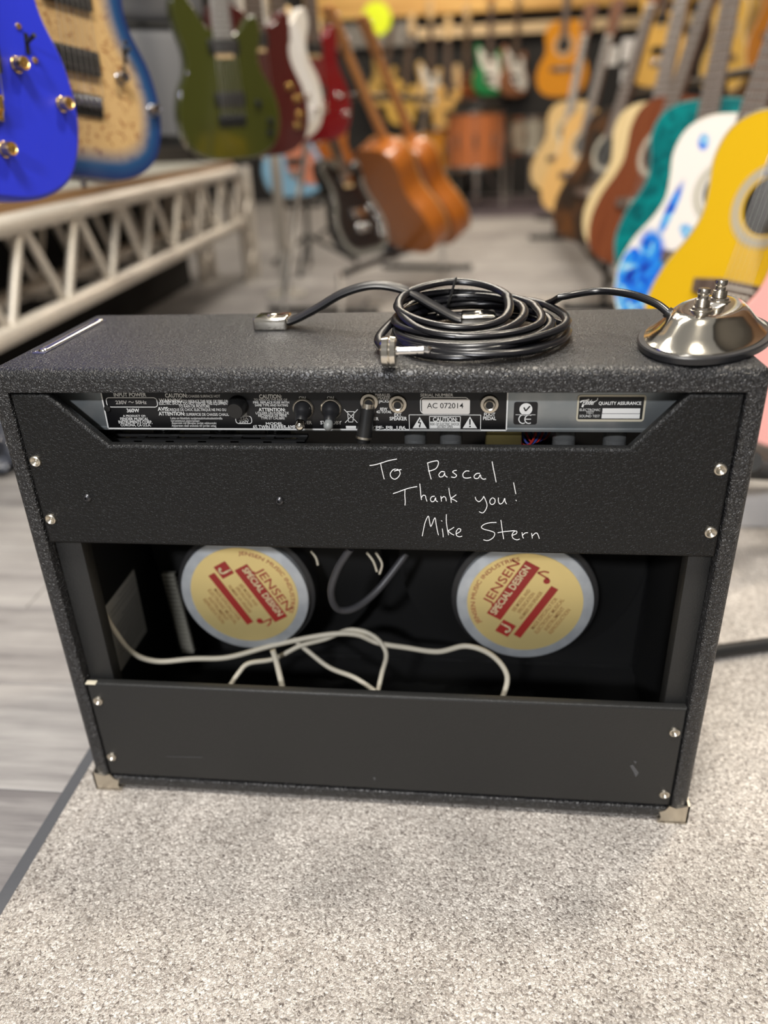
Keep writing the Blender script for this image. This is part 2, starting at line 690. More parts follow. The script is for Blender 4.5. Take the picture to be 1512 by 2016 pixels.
bm = bmesh.new()
vs = [bm.verts.new(p) for p in ((TS, 0.245, TB), (W_ - TS, 0.245, TB), (W_ - TS, 0.205, H_ - TT), (TS, 0.205, H_ - TT),
                                (TS, 0.262, TB), (W_ - TS, 0.262, TB), (W_ - TS, 0.222, H_ - TT), (TS, 0.222, H_ - TT))]
for f in ((0, 1, 2, 3), (4, 7, 6, 5), (0, 4, 5, 1), (1, 5, 6, 2), (2, 6, 7, 3), (3, 7, 4, 0)):
    bm.faces.new([vs[i] for i in f])
link('speaker_baffle', mesh(bm, False), M_black, amp)
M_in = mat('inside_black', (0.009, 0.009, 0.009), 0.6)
for (a, b) in (((TS, 0.03, TB), (TS + 0.002, 0.205, 0.44)), ((W_ - TS - 0.002, 0.03, TB), (W_ - TS, 0.205, 0.44)), ((TS + 0.002, 0.03, TB), (W_ - TS - 0.002, 0.24, TB + 0.002))):
    B().box(a, b).obj('inner_lining', M_in, amp, False)

XZ = lambda Y: Matrix(((1, 0, 0, 0), (0, 0, 1, Y), (0, 1, 0, 0), (0, 0, 0, 1)))


def xz_mesh(loops, y0, y1, bev):
    me = ngon_mesh(loops, 0, y1 - y0, bev)
    me.transform(XZ(y0))
    me.flip_normals()
    return me


up = link('upper_back_panel', xz_mesh([[(0.0198, 0.334), (0.6535, 0.334), (0.6535, 0.4872), (0.6105, 0.4872), (0.5675, 0.4385), (0.103, 0.4385), (0.0545, 0.4872), (0.0198, 0.4872)]], 0.0008, 0.012, 0.0030), M_panel, amp)
lo = link('lower_back_panel', xz_mesh([[(0.0198, 0.0245), (0.6535, 0.0245), (0.6535, 0.1585), (0.0198, 0.1585)]], 0.0008, 0.012, 0.0030), M_low, amp)
for x0, x1 in ((TS, 0.0465), (0.6335, W_ - TS)):
    B().box((x0, 0.0125, TB), (x1, 0.031, 0.44), 0.002).obj('mounting_cleat', M_low, amp)

# screws with cup washers
sm = mesh(B().lathe([(0, 0.0012), (0.0013, 0.0004), (0.0028, 0.0016), (0.0034, 0.0022), (0.0041, 0.0026), (0.0052, 0.0020), (0.0056, 0.0)], n=20, axis=(0, -1, 0)).bm, True, 'screw')
sb = mesh(B().lathe([(0, 0.0016), (0.0010, 0.0012), (0.0016, 0.0026), (0.0030, 0.0022), (0.0042, 0.0008), (0.0044, 0.0)], n=18, axis=(0, -1, 0)).bm, True, 'screw')
cross = mesh(B().box((-0.0021, -0.0024, -0.0004), (0.0021, -0.0012, 0.0004)).box((-0.0004, -0.0024, -0.0021), (0.0004, -0.0012, 0.0021)).bm, False, 'cross')
for (x, z) in ((0.0285,0.4223), (0.0288,0.3613), (0.6442,0.4210), (0.6454,0.3604)):
    s = link('screw', sm, M_dull, up)
    s.location = (x, 0.0008, z)
for (x, z) in ((0.0708,0.3844), (0.2582,0.3843)):
    s = link('screw', sb, mat('screw_dark', (0.08, 0.08, 0.085), 0.3, 0.9), up)
    s['label'] = 'small dark cross-head screw'
    s.location = (x, 0.0008, z)
for (x, z) in ((0.0291,0.1353), (0.0282,0.0530), (0.6447,0.1288), (0.6454,0.0421)):
    s = link('screw', sm, M_dull, lo)
    s.location = (x, 0.0008, z)
# worn edge, scuffs
B().box((0.0192, -0.0002, 0.1575), (0.031, 0.006, 0.1592), 0.0006).obj('worn_corner', M_cream, lo)
for pl_ in ([(0.6055,0.0801), (0.6085,0.0818), (0.6159,0.0708), (0.6135,0.0640), (0.6101,0.0718)], [(0.6084,0.0875), (0.6121,0.0863), (0.6110,0.0827)], [(0.0929,0.0578), (0.1381,0.0598), (0.1368,0.0589), (0.0946,0.0572)], [(0.3311,0.0438), (0.3345,0.0425), (0.3326,0.0377)]):
    scf = Ink(lambda x, z: (x, 0.0005, z))
    scf.poly(pl_)
    scf.obj('scuff_mark', M_scuff, lo)

# handwriting in silver marker, one piece per line
HW = [[[(0.3440,0.4209),(0.3489,0.4218),(0.3536,0.4232),(0.3610,0.4258),(0.3687,0.4275)],[(0.3540,0.4233),(0.3545,0.4193),(0.3555,0.4136),(0.3567,0.4078)],[(0.3673,0.4180),(0.3644,0.4166),(0.3623,0.4129),(0.3634,0.4093),(0.3664,0.4079),(0.3695,0.4101),(0.3712,0.4135),(0.3702,0.4166),(0.3680,0.4178)],[(0.3660,0.4159),(0.3686,0.4166),(0.3724,0.4174)],[(0.3958,0.4240),(0.3966,0.4184),(0.3976,0.4134),(0.3989,0.4083)],[(0.3954,0.4238),(0.4003,0.4255),(0.4048,0.4260),(0.4052,0.4227),(0.4031,0.4187),(0.3989,0.4167),(0.3963,0.4162)],[(0.4109,0.4154),(0.4081,0.4159),(0.4057,0.4130),(0.4068,0.4106),(0.4096,0.4114),(0.4109,0.4145),(0.4112,0.4121),(0.4133,0.4104)],[(0.4214,0.4172),(0.4192,0.4168),(0.4179,0.4155),(0.4198,0.4139),(0.4214,0.4122),(0.4198,0.4103),(0.4166,0.4107)],[(0.4325,0.4166),(0.4295,0.4166),(0.4270,0.4137),(0.4277,0.4104),(0.4309,0.4098),(0.4342,0.4105)],[(0.4419,0.4146),(0.4390,0.4143),(0.4368,0.4117),(0.4378,0.4096),(0.4407,0.4100),(0.4422,0.4132),(0.4430,0.4104),(0.4452,0.4089),(0.4474,0.4094)],[(0.4522,0.4260),(0.4533,0.4204),(0.4548,0.4134),(0.4563,0.4062)]],
[[(0.3642,0.3935),(0.3694,0.3955),(0.3748,0.3978),(0.3802,0.3996),(0.3862,0.4009)],[(0.3752,0.3978),(0.3749,0.3919),(0.3751,0.3859),(0.3748,0.3819)],[(0.3886,0.4038),(0.3891,0.3980),(0.3894,0.3921),(0.3899,0.3877)],[(0.3899,0.3899),(0.3914,0.3922),(0.3934,0.3919),(0.3940,0.3892),(0.3949,0.3863)],[(0.4020,0.3916),(0.3994,0.3911),(0.3980,0.3886),(0.3991,0.3861),(0.4014,0.3867),(0.4027,0.3901),(0.4030,0.3872),(0.4047,0.3861)],[(0.4074,0.3917),(0.4080,0.3865)],[(0.4080,0.3895),(0.4100,0.3913),(0.4117,0.3903),(0.4123,0.3869)],[(0.4146,0.3998),(0.4153,0.3940),(0.4163,0.3896),(0.4168,0.3852)],[(0.4213,0.3934),(0.4186,0.3911),(0.4165,0.3896),(0.4193,0.3882),(0.4220,0.3864)],[(0.4382,0.3914),(0.4391,0.3885),(0.4418,0.3868),(0.4444,0.3893),(0.4456,0.3915)],[(0.4456,0.3923),(0.4474,0.3886),(0.4489,0.3835),(0.4479,0.3790),(0.4453,0.3755),(0.4420,0.3767)],[(0.4535,0.3909),(0.4516,0.3887),(0.4514,0.3858),(0.4533,0.3840),(0.4556,0.3858),(0.4558,0.3891),(0.4539,0.3908)],[(0.4588,0.3910),(0.4589,0.3874),(0.4603,0.3847),(0.4628,0.3862),(0.4644,0.3904),(0.4648,0.3875),(0.4662,0.3848)],[(0.4716,0.4060),(0.4727,0.4007),(0.4740,0.3949)],[(0.4742,0.3889),(0.4749,0.3881)]],
[[(0.3902,0.3504),(0.3914,0.3574),(0.3931,0.3651),(0.3959,0.3713),(0.3969,0.3667),(0.3982,0.3606),(0.4012,0.3683),(0.4023,0.3691),(0.4032,0.3623),(0.4042,0.3561),(0.4052,0.3518)],[(0.4087,0.3585),(0.4093,0.3539),(0.4096,0.3497)],[(0.4079,0.3669),(0.4085,0.3662)],[(0.4124,0.3734),(0.4124,0.3655),(0.4134,0.3579),(0.4144,0.3520)],[(0.4195,0.3603),(0.4164,0.3579),(0.4143,0.3564),(0.4168,0.3536),(0.4195,0.3521)],[(0.4215,0.3534),(0.4249,0.3558),(0.4256,0.3581),(0.4235,0.3589),(0.4215,0.3557),(0.4218,0.3519),(0.4243,0.3504),(0.4270,0.3512)],[(0.4578,0.3660),(0.4522,0.3656),(0.4469,0.3639),(0.4443,0.3608),(0.4471,0.3586),(0.4525,0.3572),(0.4565,0.3550),(0.4553,0.3503),(0.4507,0.3471),(0.4464,0.3478)],[(0.4617,0.3685),(0.4627,0.3620),(0.4639,0.3544),(0.4648,0.3490)],[(0.4592,0.3554),(0.4652,0.3567),(0.4744,0.3580)],[(0.4724,0.3530),(0.4759,0.3547),(0.4765,0.3570),(0.4745,0.3574),(0.4723,0.3538),(0.4734,0.3500),(0.4768,0.3485),(0.4795,0.3494)],[(0.4811,0.3563),(0.4820,0.3517),(0.4828,0.3502)],[(0.4819,0.3533),(0.4838,0.3556),(0.4865,0.3561)],[(0.4898,0.3557),(0.4907,0.3504)],[(0.4906,0.3527),(0.4931,0.3558),(0.4951,0.3551),(0.4970,0.3502)]]]
for linei in HW:
    b = B()
    for st in linei:
        pts = [(p.x, 0.0006, p.y) for p in spline([Vector(q) for q in st], 5)]
        b.tube(pts, 0.0005, 6, flat=(0.00034, 0.0002), up=(0, -1, 0))
    ho = b.obj('handwriting', M_chalk, up)
    ho['label'] = 'silver marker handwriting'

# chassis seen through the slot under the top board
CY = 0.028
CZ0 = (0.2814,0.4434)[1]
chs = B().box((0.035, CY, CZ0 + 0.0005), (W_ - 0.035, 0.19, H_ - TT - 0.001), 0.0012).box((0.035, CY - 0.0006, CZ0), (W_ - 0.035, CY + 0.01, CZ0 + 0.0035), 0.0004).obj('chassis', M_steel, amp)
px0, px1 = (0.0923,0.4434)[0], (0.4653,0.4453)[0]
plate = B().box((px0, CY - 0.0009, CZ0 + 0.001), (px1, CY - 0.0001, H_ - TT - 0.002), 0.0003).obj('connection_plate', M_plate, amp)
pf = lambda x, z: (x, CY - 0.00125, z)
ink = Ink(pf)
pb = CZ0 + 0.0018
ink.line((px0 + 0.0006, pb), (px1 - 0.0006, pb), 0.0014)
ink.line((px0 + 0.0006, pb), (px0 + 0.0006, 0.486), 0.0012)
ink.line((px1 - 0.0006, pb), (px1 - 0.0006, 0.486), 0.0012)


def TX(s, bb, **k):
    ink.text(s, bb[0], bb[1], bb[2], bb[3], **k)


bo = 0.00012
TX('INPUT POWER', (0.1048,0.4765,0.1361,0.4802), bold=bo)
TX('360W', (0.1144,0.4613,0.1267,0.4650), bold=bo)
TX('A PRODUCT OF:', (0.1097,0.4568,0.1318,0.4587), bold=bo)
TX('FENDER MUSICAL', (0.1065,0.4535,0.1342,0.4561), bold=bo)
TX('INSTRUMENTS CORP,', (0.1042,0.4502,0.1371,0.4532), bold=bo)
TX('CORONA, CA U.S.A.', (0.1056,0.4474,0.1353,0.4500), bold=bo)
TX('CAUTION:', (0.1540,0.4757,0.1753,0.4795), bold=bo)
TX('CHASSIS SURFACE HOT', (0.1760,0.4757,0.2061,0.4781))
TX('WARNING:', (0.1474,0.4710,0.1704,0.4747), bold=bo)
TX('TO REDUCE THE RISK OF FIRE OR', (0.1705,0.4710,0.2128,0.4735))
TX('ELECTRIC SHOCK, DO NOT EXPOSE THIS EQUIPMENT', (0.1470,0.4686,0.2134,0.4713))
TX('TO RAIN OR MOISTURE', (0.1655,0.4659,0.1948,0.4685))
TX('AVIS:', (0.1446,0.4628,0.1558,0.4665), bold=bo)
TX('RISQUE DE CHOC ELECTRIQUE NE PAS OUVRIR', (0.1564,0.4626,0.2158,0.4652))
TX('ATTENTION:', (0.1448,0.4583,0.1702,0.4619), bold=bo)
TX('SUPERFICIE DE CHASSIS CHAUDE', (0.1713,0.4580,0.2139,0.4607))
TX('Laite on liitettävä suojamaadoituskoskettimilla', (0.1556,0.4538,0.2052,0.4568))
TX('varustettuun pistorasiaan', (0.1553,0.4515,0.1831,0.4540))
TX('Apparatet må tilkoples jordet stikkontakt', (0.1558,0.4491,0.1990,0.4520))
TX('Apparaten skall anslutas till jordat uttag', (0.1554,0.4465,0.1984,0.4494))
TX('FUSE', (0.2216,0.4585,0.2293,0.4609))
TX('T2A', (0.2217,0.4543,0.2296,0.4569))
TX('250V', (0.2207,0.4512,0.2299,0.4540))
TX('CAUTION:', (0.2424,0.4749,0.2632,0.4785), bold=bo)
TX('TO REDUCE THE RISK OF', (0.2371,0.4727,0.2681,0.4746))
TX('FIRE, REPLACE FUSE WITH', (0.2362,0.4699,0.2695,0.4721))
TX('SAME TYPE AND RATING', (0.2375,0.4672,0.2682,0.4694))
TX('ATTENTION:', (0.2404,0.4625,0.2654,0.4658), bold=bo)
TX('UTILISER UN FUSIBLE DE', (0.2374,0.4597,0.2683,0.4620))
TX('RECHANGE DE MEME', (0.2395,0.4572,0.2662,0.4596))
TX('TYPE ET CALIBRE', (0.2418,0.4547,0.2640,0.4570))
TX('MODEL', (0.2458,0.4495,0.2619,0.4519), bold=bo)
TX('65 TWIN REVERB-AMP', (0.2334,0.4456,0.2738,0.4492), bold=bo)
TX('ON', (0.2789,0.4741,0.2852,0.4767), bold=bo)
TX('ON', (0.3046,0.4741,0.3108,0.4767), bold=bo)
TX('POWER', (0.2741,0.4503,0.2891,0.4534), bold=bo)
TX('STANDBY', (0.2968,0.4502,0.3165,0.4535), bold=bo)
TX('PARALLEL', (0.3485,0.4768,0.3620,0.4793))
TX('SPEAKER', (0.3491,0.4741,0.3616,0.4765))
TX('JACKS', (0.3513,0.4710,0.3601,0.4738))
TX('85W', (0.3521,0.4638,0.3587,0.4663), bold=bo)
TX('4\u03a9 TOTAL', (0.3485,0.4610,0.3624,0.4636), bold=bo)
TX('EXT.', (0.3649,0.4577,0.3718,0.4611), bold=bo)
TX('SPEAKER', (0.3604,0.4543,0.3762,0.4576), bold=bo)
TX('SPEAKER', (0.3345,0.4542,0.3505,0.4572), bold=bo)
TX('SERIAL NUMBER', (0.3885,0.4765,0.4174,0.4793))
TX('FOOT', (0.4447,0.4585,0.4544,0.4617), bold=bo)
TX('PEDAL', (0.4439,0.4549,0.4554,0.4581), bold=bo)
TX('TYPE: PR 186', (0.3395,0.4454,0.3747,0.4489), bold=bo * 2)
for bb, rr in (((0.0964,0.4664,0.1454,0.4754), 0.003), ((0.2178,0.4506,0.2328,0.4578), 0.0025), ((0.3885,0.4611,0.4308,0.4756), 0.003)):
    ink.path(rrect(*bb, rr), 0.0007, True)
bb = (0.3781,0.4453,0.4418,0.4595)
ink.path([(bb[0], bb[1]), (bb[2], bb[1]), (bb[2], bb[3]), (bb[0], bb[3])], 0.0006, True)
bb = (0.3202,0.4461,0.3295,0.4488)
ink.poly([(bb[0], bb[1]), (bb[2], bb[1]), (bb[2], bb[3]), (bb[0], bb[3])])
ink.poly([(0.3875,0.4576), (0.3811,0.4468), (0.3938,0.4468)])
ink.poly([(0.4323,0.4581), (0.4260,0.4470), (0.4388,0.4470)])
bb = (0.3964,0.4467,0.4238,0.4580)
bc = (0.3972,0.4531,0.4231,0.4576)
ink.poly([(bb[0], bb[1]), (bb[2], bb[1]), (bb[2], bc[1]), (bb[0], bc[1])])
ink.path([(bb[0], bb[1]), (bb[2], bb[1]), (bb[2], bb[3]), (bb[0], bb[3])], 0.0006, True)
TX('CAUTION:', (0.3994,0.4533,0.4212,0.4573), bold=bo * 1.5)
# crossed-out wheeled bin
for a, b in (((0.3195,0.4645), (0.3310,0.4518)), ((0.3319,0.4645), (0.3197,0.4518)), ((0.3221,0.4624), (0.3288,0.4624)), ((0.3225,0.4621), (0.3229,0.4525)), ((0.3284,0.4621), (0.3268,0.4525)), ((0.3229,0.4525), (0.3268,0.4525))):
    ink.line(a, b, 0.0006)
ink.obj('lettering', M_ink, plate)
ig = Ink(pf)
bb = (0.1051,0.4692,0.1162,0.4727)
ig.text('230V', *bb, bold=bo)
bb = (0.1244,0.4693,0.1352,0.4728)
ig.text('50Hz', *bb, bold=bo)
ig.path([(0.1178,0.4709), (0.1191,0.4719), (0.1203,0.4712), (0.1214,0.4704), (0.1227,0.4715)], 0.0007)
ig.obj('lettering', M_inkg, plate)
ik = Ink(lambda x, z: (x, CY - 0.0015, z))
bb = (0.3971,0.4497,0.4229,0.4522)
ik.text('RISK OF ELECTRIC SHOCK', *bb)
bb = (0.4034,0.4473,0.4169,0.4496)
ik.text('DO NOT OPEN', *bb)
ik.path([(0.3879,0.4553), (0.3861,0.4520), (0.3884,0.4523), (0.3873,0.4485)], 0.0009)
ik.poly([(0.3865,0.4496), (0.3883,0.4491), (0.3872,0.4472)])
ik.line((0.4323,0.4557), (0.4324,0.4504), 0.0012)
ik.disc((0.4325,0.4487), 0.0008, 10)
ik.obj('lettering', M_inkk, plate)
bb = (0.3898,0.4604,0.4321,0.4742)
stk = link('serial_sticker', xz_mesh([rrect(*bb, 0.0015)], CY - 0.0016, CY - 0.0011, 0.0), M_sticker, plate)
bb = (0.3942,0.4659,0.4263,0.4708)
ik = Ink(lambda x, z: (x, CY - 0.00185, z))
ik.text('AC 072014', *bb)
ik.obj('lettering', M_inkk, plate)
# compliance sticker on bare metal
bb = (0.4707,0.4505,0.4912,0.4713)
ce = link('compliance_sticker', xz_mesh([rrect(*bb, 0.002)], CY - 0.0006, CY - 0.0001, 0.0), M_plate, amp)
ik = Ink(lambda x, z: (x, CY - 0.0009, z))
c0 = (0.4810,0.4648)
ik.disc(c0, 0.0056)
ik.line((0.4723,0.4597), (0.4896,0.4597), 0.0005)
cc = (0.4789,0.4556)
ik.path([(cc[0] + 0.0036 * math.cos(R(a)), cc[1] + 0.0040 * math.sin(R(a))) for a in range(60, 301, 20)], 0.0010)
cc = (0.4841,0.4556)
ik.path([(cc[0] + 0.0036 * math.cos(R(a)), cc[1] + 0.0040 * math.sin(R(a))) for a in range(60, 301, 20)], 0.0010)
ik.line((cc[0] - 0.003, cc[1]), (cc[0] + 0.0018, cc[1]), 0.0009)
ik.obj('symbol', M_ink, ce)
ik = Ink(lambda x, z: (x, CY - 0.0012, z))
ik.path([(c0[0] + 0.0034, c0[1] + 0.0030), (c0[0] - 0.0002, c0[1] - 0.0016), (c0[0] - 0.0018, c0[1] + 0.0018)], 0.0012)
ik.obj('symbol', M_inkk, ce)
# quality label
bb = (0.5248,0.4535,0.5826,0.4778)
ql = link('quality_label', xz_mesh([rrect(*bb, 0.0028)], CY - 0.0006, CY - 0.0001, 0.0), M_cream, amp)
ik = Ink(lambda x, z: (x, CY - 0.0009, z))
bb = (0.5263,0.4557,0.5808,0.4760)
ik.poly(rrect(*bb, 0.0006))
ik.obj('label_field', M_inkk, ql)
ik = Ink(lambda x, z: (x, CY - 0.0012, z))
for s, bb, k in (('QUALITY ASSURANCE', (0.5428,0.4691,0.5786,0.4720), dict(bold=bo)), ('ELECTRONIC', (0.5273,0.4634,0.5448,0.4656), {}), ('TEST', (0.5328,0.4608,0.5396,0.4631), {}), ('SOUND TEST', (0.5274,0.4576,0.5449,0.4599), {}), ('ender', (0.5305,0.4690,0.5399,0.4739), dict(shear=0.5, bold=bo * 1.6))):
    ik.text(s, *bb, **k)
ik.path([(0.5292,0.4669), (0.5300,0.4698), (0.5312,0.4725)], 0.0016)
ik.path([(0.5271,0.4712), (0.5285,0.4725), (0.5325,0.4731), (0.5346,0.4739)], 0.0014)
ik.line((0.5297,0.4698), (0.5322,0.4704), 0.001)
ik.path([(0.5400,0.4723), (0.5414,0.4733), (0.5417,0.4752)], 0.0007)
for bb in ((0.5466,0.4612,0.5784,0.4659), (0.5464,0.4566,0.5786,0.4608)):
    ik.poly([(bb[0], bb[1]), (bb[2], bb[1]), (bb[2], bb[3]), (bb[0], bb[3])])
ik.obj('lettering', M_ink, ql)
# jacks, switches, fuse holder, screw
jm = mesh(B().lathe([(0.0028, -0.006), (0.0032, 0.0045), (0.0046, 0.0052), (0.0052, 0.0044), (0.0056, 0.0026), (0.0078, 0.0024), (0.0084, 0.0012), (0.0086, 0)], n=24, axis=(0, -1, 0)).lathe([(0.0032, -0.0005), (0, -0.0005)], n=16, axis=(0, -1, 0)).bm, True, 'jack')
hole = mesh(B().lathe([(0.0036, 0.0046), (0.0, 0.0046)], n=16, axis=(0, -1, 0)).bm, False, 'hole')
for (x, z) in ((0.3427,0.4715), (0.3683,0.4697), (0.4492,0.4698)):
    j = link('jack_socket', jm, M_dull, plate)
    j.location = (x, CY - 0.001, z)
    h = link('jack_bore', hole, M_black, plate)
    h.location = (x, CY - 0.001, z)
for (x, z), tip in (((0.2822,0.4654), M_chrome), ((0.3078,0.4654), mat('toggle_grey', (0.16, 0.17, 0.17), 0.4))):
    b = B().lathe([(0.0098, 0), (0.0098, 0.002), (0.0088, 0.003), (0.008, 0.003)], (x, CY - 0.001, z), 24, (0, -1, 0))
    b.obj('switch_collar', M_dull, plate)
    b = B().lathe([(0.0086, 0.0), (0.0082, 0.004), (0.0066, 0.007), (0.0056, 0.009), (0.005, 0.015), (0.0044, 0.017)], (x, CY - 0.002, z), 20, (0, -0.9, -0.45))
    b.obj('switch_boot', M_rubber, plate)
    d = Vector((0, -0.9, -0.45)).normalized()
    c = Vector((x, CY - 0.002, z)) + d * 0.0165
    B().cyl(c - d * 0.003, c + d * 0.005, 0.0036, 0.0042, 16).sphere(c + d * 0.005, 0.0042).obj('toggle_tip', tip, plate)
(x, z) = (0.2218,0.4662)
B().lathe([(0.0095, 0), (0.0095, 0.003), (0.0085, 0.005), (0.0082, 0.011), (0.007, 0.0125), (0, 0.0125)], (x, CY - 0.001, z + 0.002), 24, (0, -1, -0.12)).obj('fuse_holder', M_plastic, plate)
(x, z) = (0.0961,0.4650)
B().lathe([(0.0034, 0), (0.0030, 0.0016), (0, 0.002)], (x, CY - 0.001, z), 16, (0, -1, 0)).obj('screw', M_plastic, plate)
# speaker plug hanging from its jack
(x, z) = (0.3420,0.4705)
p0 = Vector((x, CY - 0.004, z))
p1 = Vector((0.3369,0.0165,0.4363))
d = (p1 - p0).normalized()
plug = B().cyl(p0 + d * 0.004, p0 + d * 0.030, 0.0068, 0.0070, 20).cyl(p0 + d * 0.031, p1 + d * 0.004, 0.0064, 0.0052, 18).obj('speaker_plug', M_plastic, amp)
B().cyl(p0, p0 + d * 0.006, 0.0048, None, 16).cyl(p0 + d * 0.0295, p0 + d * 0.0315, 0.0073, None, 20).obj('plug_collar', M_dull, plug)

# valves and parts in the gap below the chassis
M_dark = mat('dark_metal', (0.05, 0.05, 0.05), 0.4, 0.6)
for (xx, yy, zz) in ((0.3815,0.0520,0.4277), (0.4149,0.0520,0.4279), (0.5186,0.0520,0.4285), (0.5642,0.0520,0.4288)):
    v = B().lathe([(0.0105, CZ0 - 0.001 - zz), (0.0105, -0.03), (0.0095, -0.034), (0.004, -0.038), (0, -0.038)], (xx, yy, zz), 24).obj('small_valve', M_glass, amp)
    B().cyl((xx, yy, CZ0 - 0.016), (xx, yy, zz - 0.022), 0.006, None, 14).obj('valve_core', mat('valve_core', (0.12, 0.12, 0.12), 0.5, 0.2), v)
for (xx, yy, zz) in ((0.0785,0.0600,0.4248), (0.1354,0.0600,0.4251), (0.1924,0.0600,0.4255), (0.2474,0.0600,0.4258)):
    v = B().lathe([(0.0125, CZ0 - 0.001 - zz), (0.0125, -0.004), (0.017, -0.012), (0.018, -0.04), (0.012, -0.055), (0, -0.056)], (xx, yy, zz), 24).obj('power_valve', mat('smoked_glass', (0.012, 0.011, 0.01), 0.08, 0, coat=0.4), amp)
    B().lathe([(0.010, -0.0035), (0.0172, -0.0035), (0.0172, -0.0005), (0.010, -0.0005)], (xx, yy, zz + 0.001), 24).obj('valve_base', mat('ceramic', (0.42, 0.40, 0.3), 0.5), v)
x0, x1 = (0.0824,0.0340,0.4307)[0], (0.2800,0.0340,0.4289)[0]
gz = (0.1809,0.0340,0.4303)[2]
b = B().box((x0, 0.030, gz), (x1, 0.034, gz + 0.0025)).box((x0, 0.044, gz), (x1, 0.048, gz + 0.0025))
for i in range(7):
    xx = x0 + (x1 - x0 - 0.008) * i / 6
    b.box((xx, 0.030, gz - 0.001), (xx + 0.008, 0.048, gz + 0.0015))
b.obj('valve_guard', M_dark, amp, False)
a = (0.4634,0.0600,0.4230)
B().box((a[0] - 0.0165, 0.042, a[2] - 0.03), (a[0] + 0.0165, 0.068, CZ0 - 0.001), 0.002).obj('capacitor_can', mat('brass_can', (0.55, 0.45, 0.18), 0.25, 0.9), amp)
for k, c_ in enumerate(((0.35, 0.02, 0.015), (0.03, 0.05, 0.25), (0.35, 0.02, 0.015), (0.03, 0.04, 0.16), (0.3, 0.05, 0.02))):
    q = Vector((0.4921,0.0550,0.4272)) + Vector((0.004 * (k - 2), 0.004 * k, 0))
    B().tube(spline([q + Vector((-0.012, 0.01, 0.012)), q + Vector((-0.003, 0, -0.006)), q + Vector((0.006, 0, -0.004)), q + Vector((0.012, 0.01, 0.013))], 5), 0.0011, 6).obj('wire', mat('wire_%d' % k, c_, 0.4), amp)

# loudspeakers
SPK = ((0.177, 0.2135, -60), (0.4955, 0.2145, 60))
YS = 0.10
for (sx, sz, rot) in SPK:
    sp = B().lathe([(0, 0), (0.0735, 0), (0.0748, -0.001), (0.0748, -0.008), (0, -0.008)], (sx, YS, sz), 64, (0, -1, 0)).obj('speaker', M_backplate, amp)
    B().lathe([(0.0, -0.0085), (0.0795, -0.0085), (0.081, -0.0095), (0.081, -0.029), (0.0795, -0.030), (0, -0.030)], (sx, YS, sz), 64, (0, -1, 0)).obj('magnet', mat('ferrite', (0.02, 0.02, 0.021), 0.45), sp)
    B().lathe([(0.05, -0.030), (0.075, -0.031), (0.075, -0.037), (0.062, -0.038), (0.075, -0.055), (0.125, -0.088), (0.148, -0.096), (0.148, -0.102)], (sx, YS, sz), 56, (0, -1, 0)).obj('basket', M_in, sp)
    lab = B().lathe([(0, 0.0006), (0.0632, 0.0006), (0.0634, 0.0001)], (sx, YS, sz), 64, (0, -1, 0)).obj('gold_label', M_foil, sp)
    ca, sa = math.cos(R(rot)), math.sin(R(rot))
    RL = 0.0634
    fn = lambda x, y, Y=YS - 0.0009: (sx + (x * ca - y * sa) * RL, Y, sz + (x * sa + y * ca) * RL)
    k = Ink(fn)
    k.poly([(-0.52, 0.17), (0.74, 0.17), (0.74, 0.45), (-0.52, 0.45)])
    k.poly([(-0.66, -0.33), (0.54, -0.33), (0.54, -0.19), (-0.66, -0.19)])
    k.poly([(-0.76, -0.13), (-0.48, -0.13), (-0.48, 0.13), (-0.76, 0.13)])
    k.text('JENSEN', -0.34, 0.50, 0.64, 0.66)
    k.arc_text('JENSEN MUSIC INDUSTRIES', 0.86, 0.075, R(150), R(38))
    k.disc((0.58, -0.07), 0.058, 16)
    k.path([(0.632, -0.07), (0.64, 0.15), (0.72, 0.07), (0.74, -0.01)], 0.028)
    k.obj('label_print', M_red, sp)
    k = Ink(fn)
    for i, s in enumerate(('SEE MODEL AND', 'SPECIFICATION', 'NUMBER ON SPEAKER')):
        hw = (0.26, 0.24, 0.33)[i]
        k.text(s, -hw + 0.02, 0.055 - 0.1 * i, hw + 0.02, 0.12 - 0.1 * i)
    for i, s in enumerate(('MADE ESPECIALLY FOR', 'ELECTRONIC MUSICAL', 'INSTRUMENT', 'REPRODUCTION')):
        hw = (0.38, 0.42, 0.28, 0.30)[i]
        k.text(s, -hw, -0.43 - 0.105 * i, hw, -0.36 - 0.105 * i)
    k.obj('label_print', M_foilt, sp)
    k = Ink(lambda x, y: fn(x, y, YS - 0.0012))
    k.text('SPECIAL DESIGN', -0.47, 0.30, 0.66, 0.425, bold=0.006)
    k.path([(-0.57, 0.07), (-0.57, -0.05), (-0.61, -0.09), (-0.67, -0.07)], 0.035)
    k.disc((-0.57, 0.10), 0.02, 10)
    k.disc((-0.67, -0.05), 0.03, 10)
    k.obj('label_print', mat('label_cream', (0.75, 0.66, 0.4), 0.45, 0.3), sp)

# paper chart on the left inner wall
pp = B().box((TS + 0.0022, 0.071, 0.118), (TS + 0.0028, 0.155, 0.211)).obj('paper_chart', M_paper, amp, False)
k = Ink(lambda y, z: (TS + 0.003, y, z))
for i in range(13):
    if i != 3:
        k.line((0.150, 0.203 - i * 0.006), (0.150 - (0.07 if i % 4 else 0.045), 0.203 - i * 0.006), 0.0009)
k.obj('printed_lines', mat('grey_print', (0.2, 0.2, 0.2), 0.8), pp)
# ribbed strip beside the left speaker
b = B()
for i in range(20):
    z = 0.078 + i * 0.0062
    b.box((0.058 - 0.0004 * i, 0.165, z), (0.074 - 0.0004 * i, 0.172, z + 0.0028))
b.obj('ribbed_strip', mat('rib_cream', (0.26, 0.25, 0.21), 0.6), amp, False)
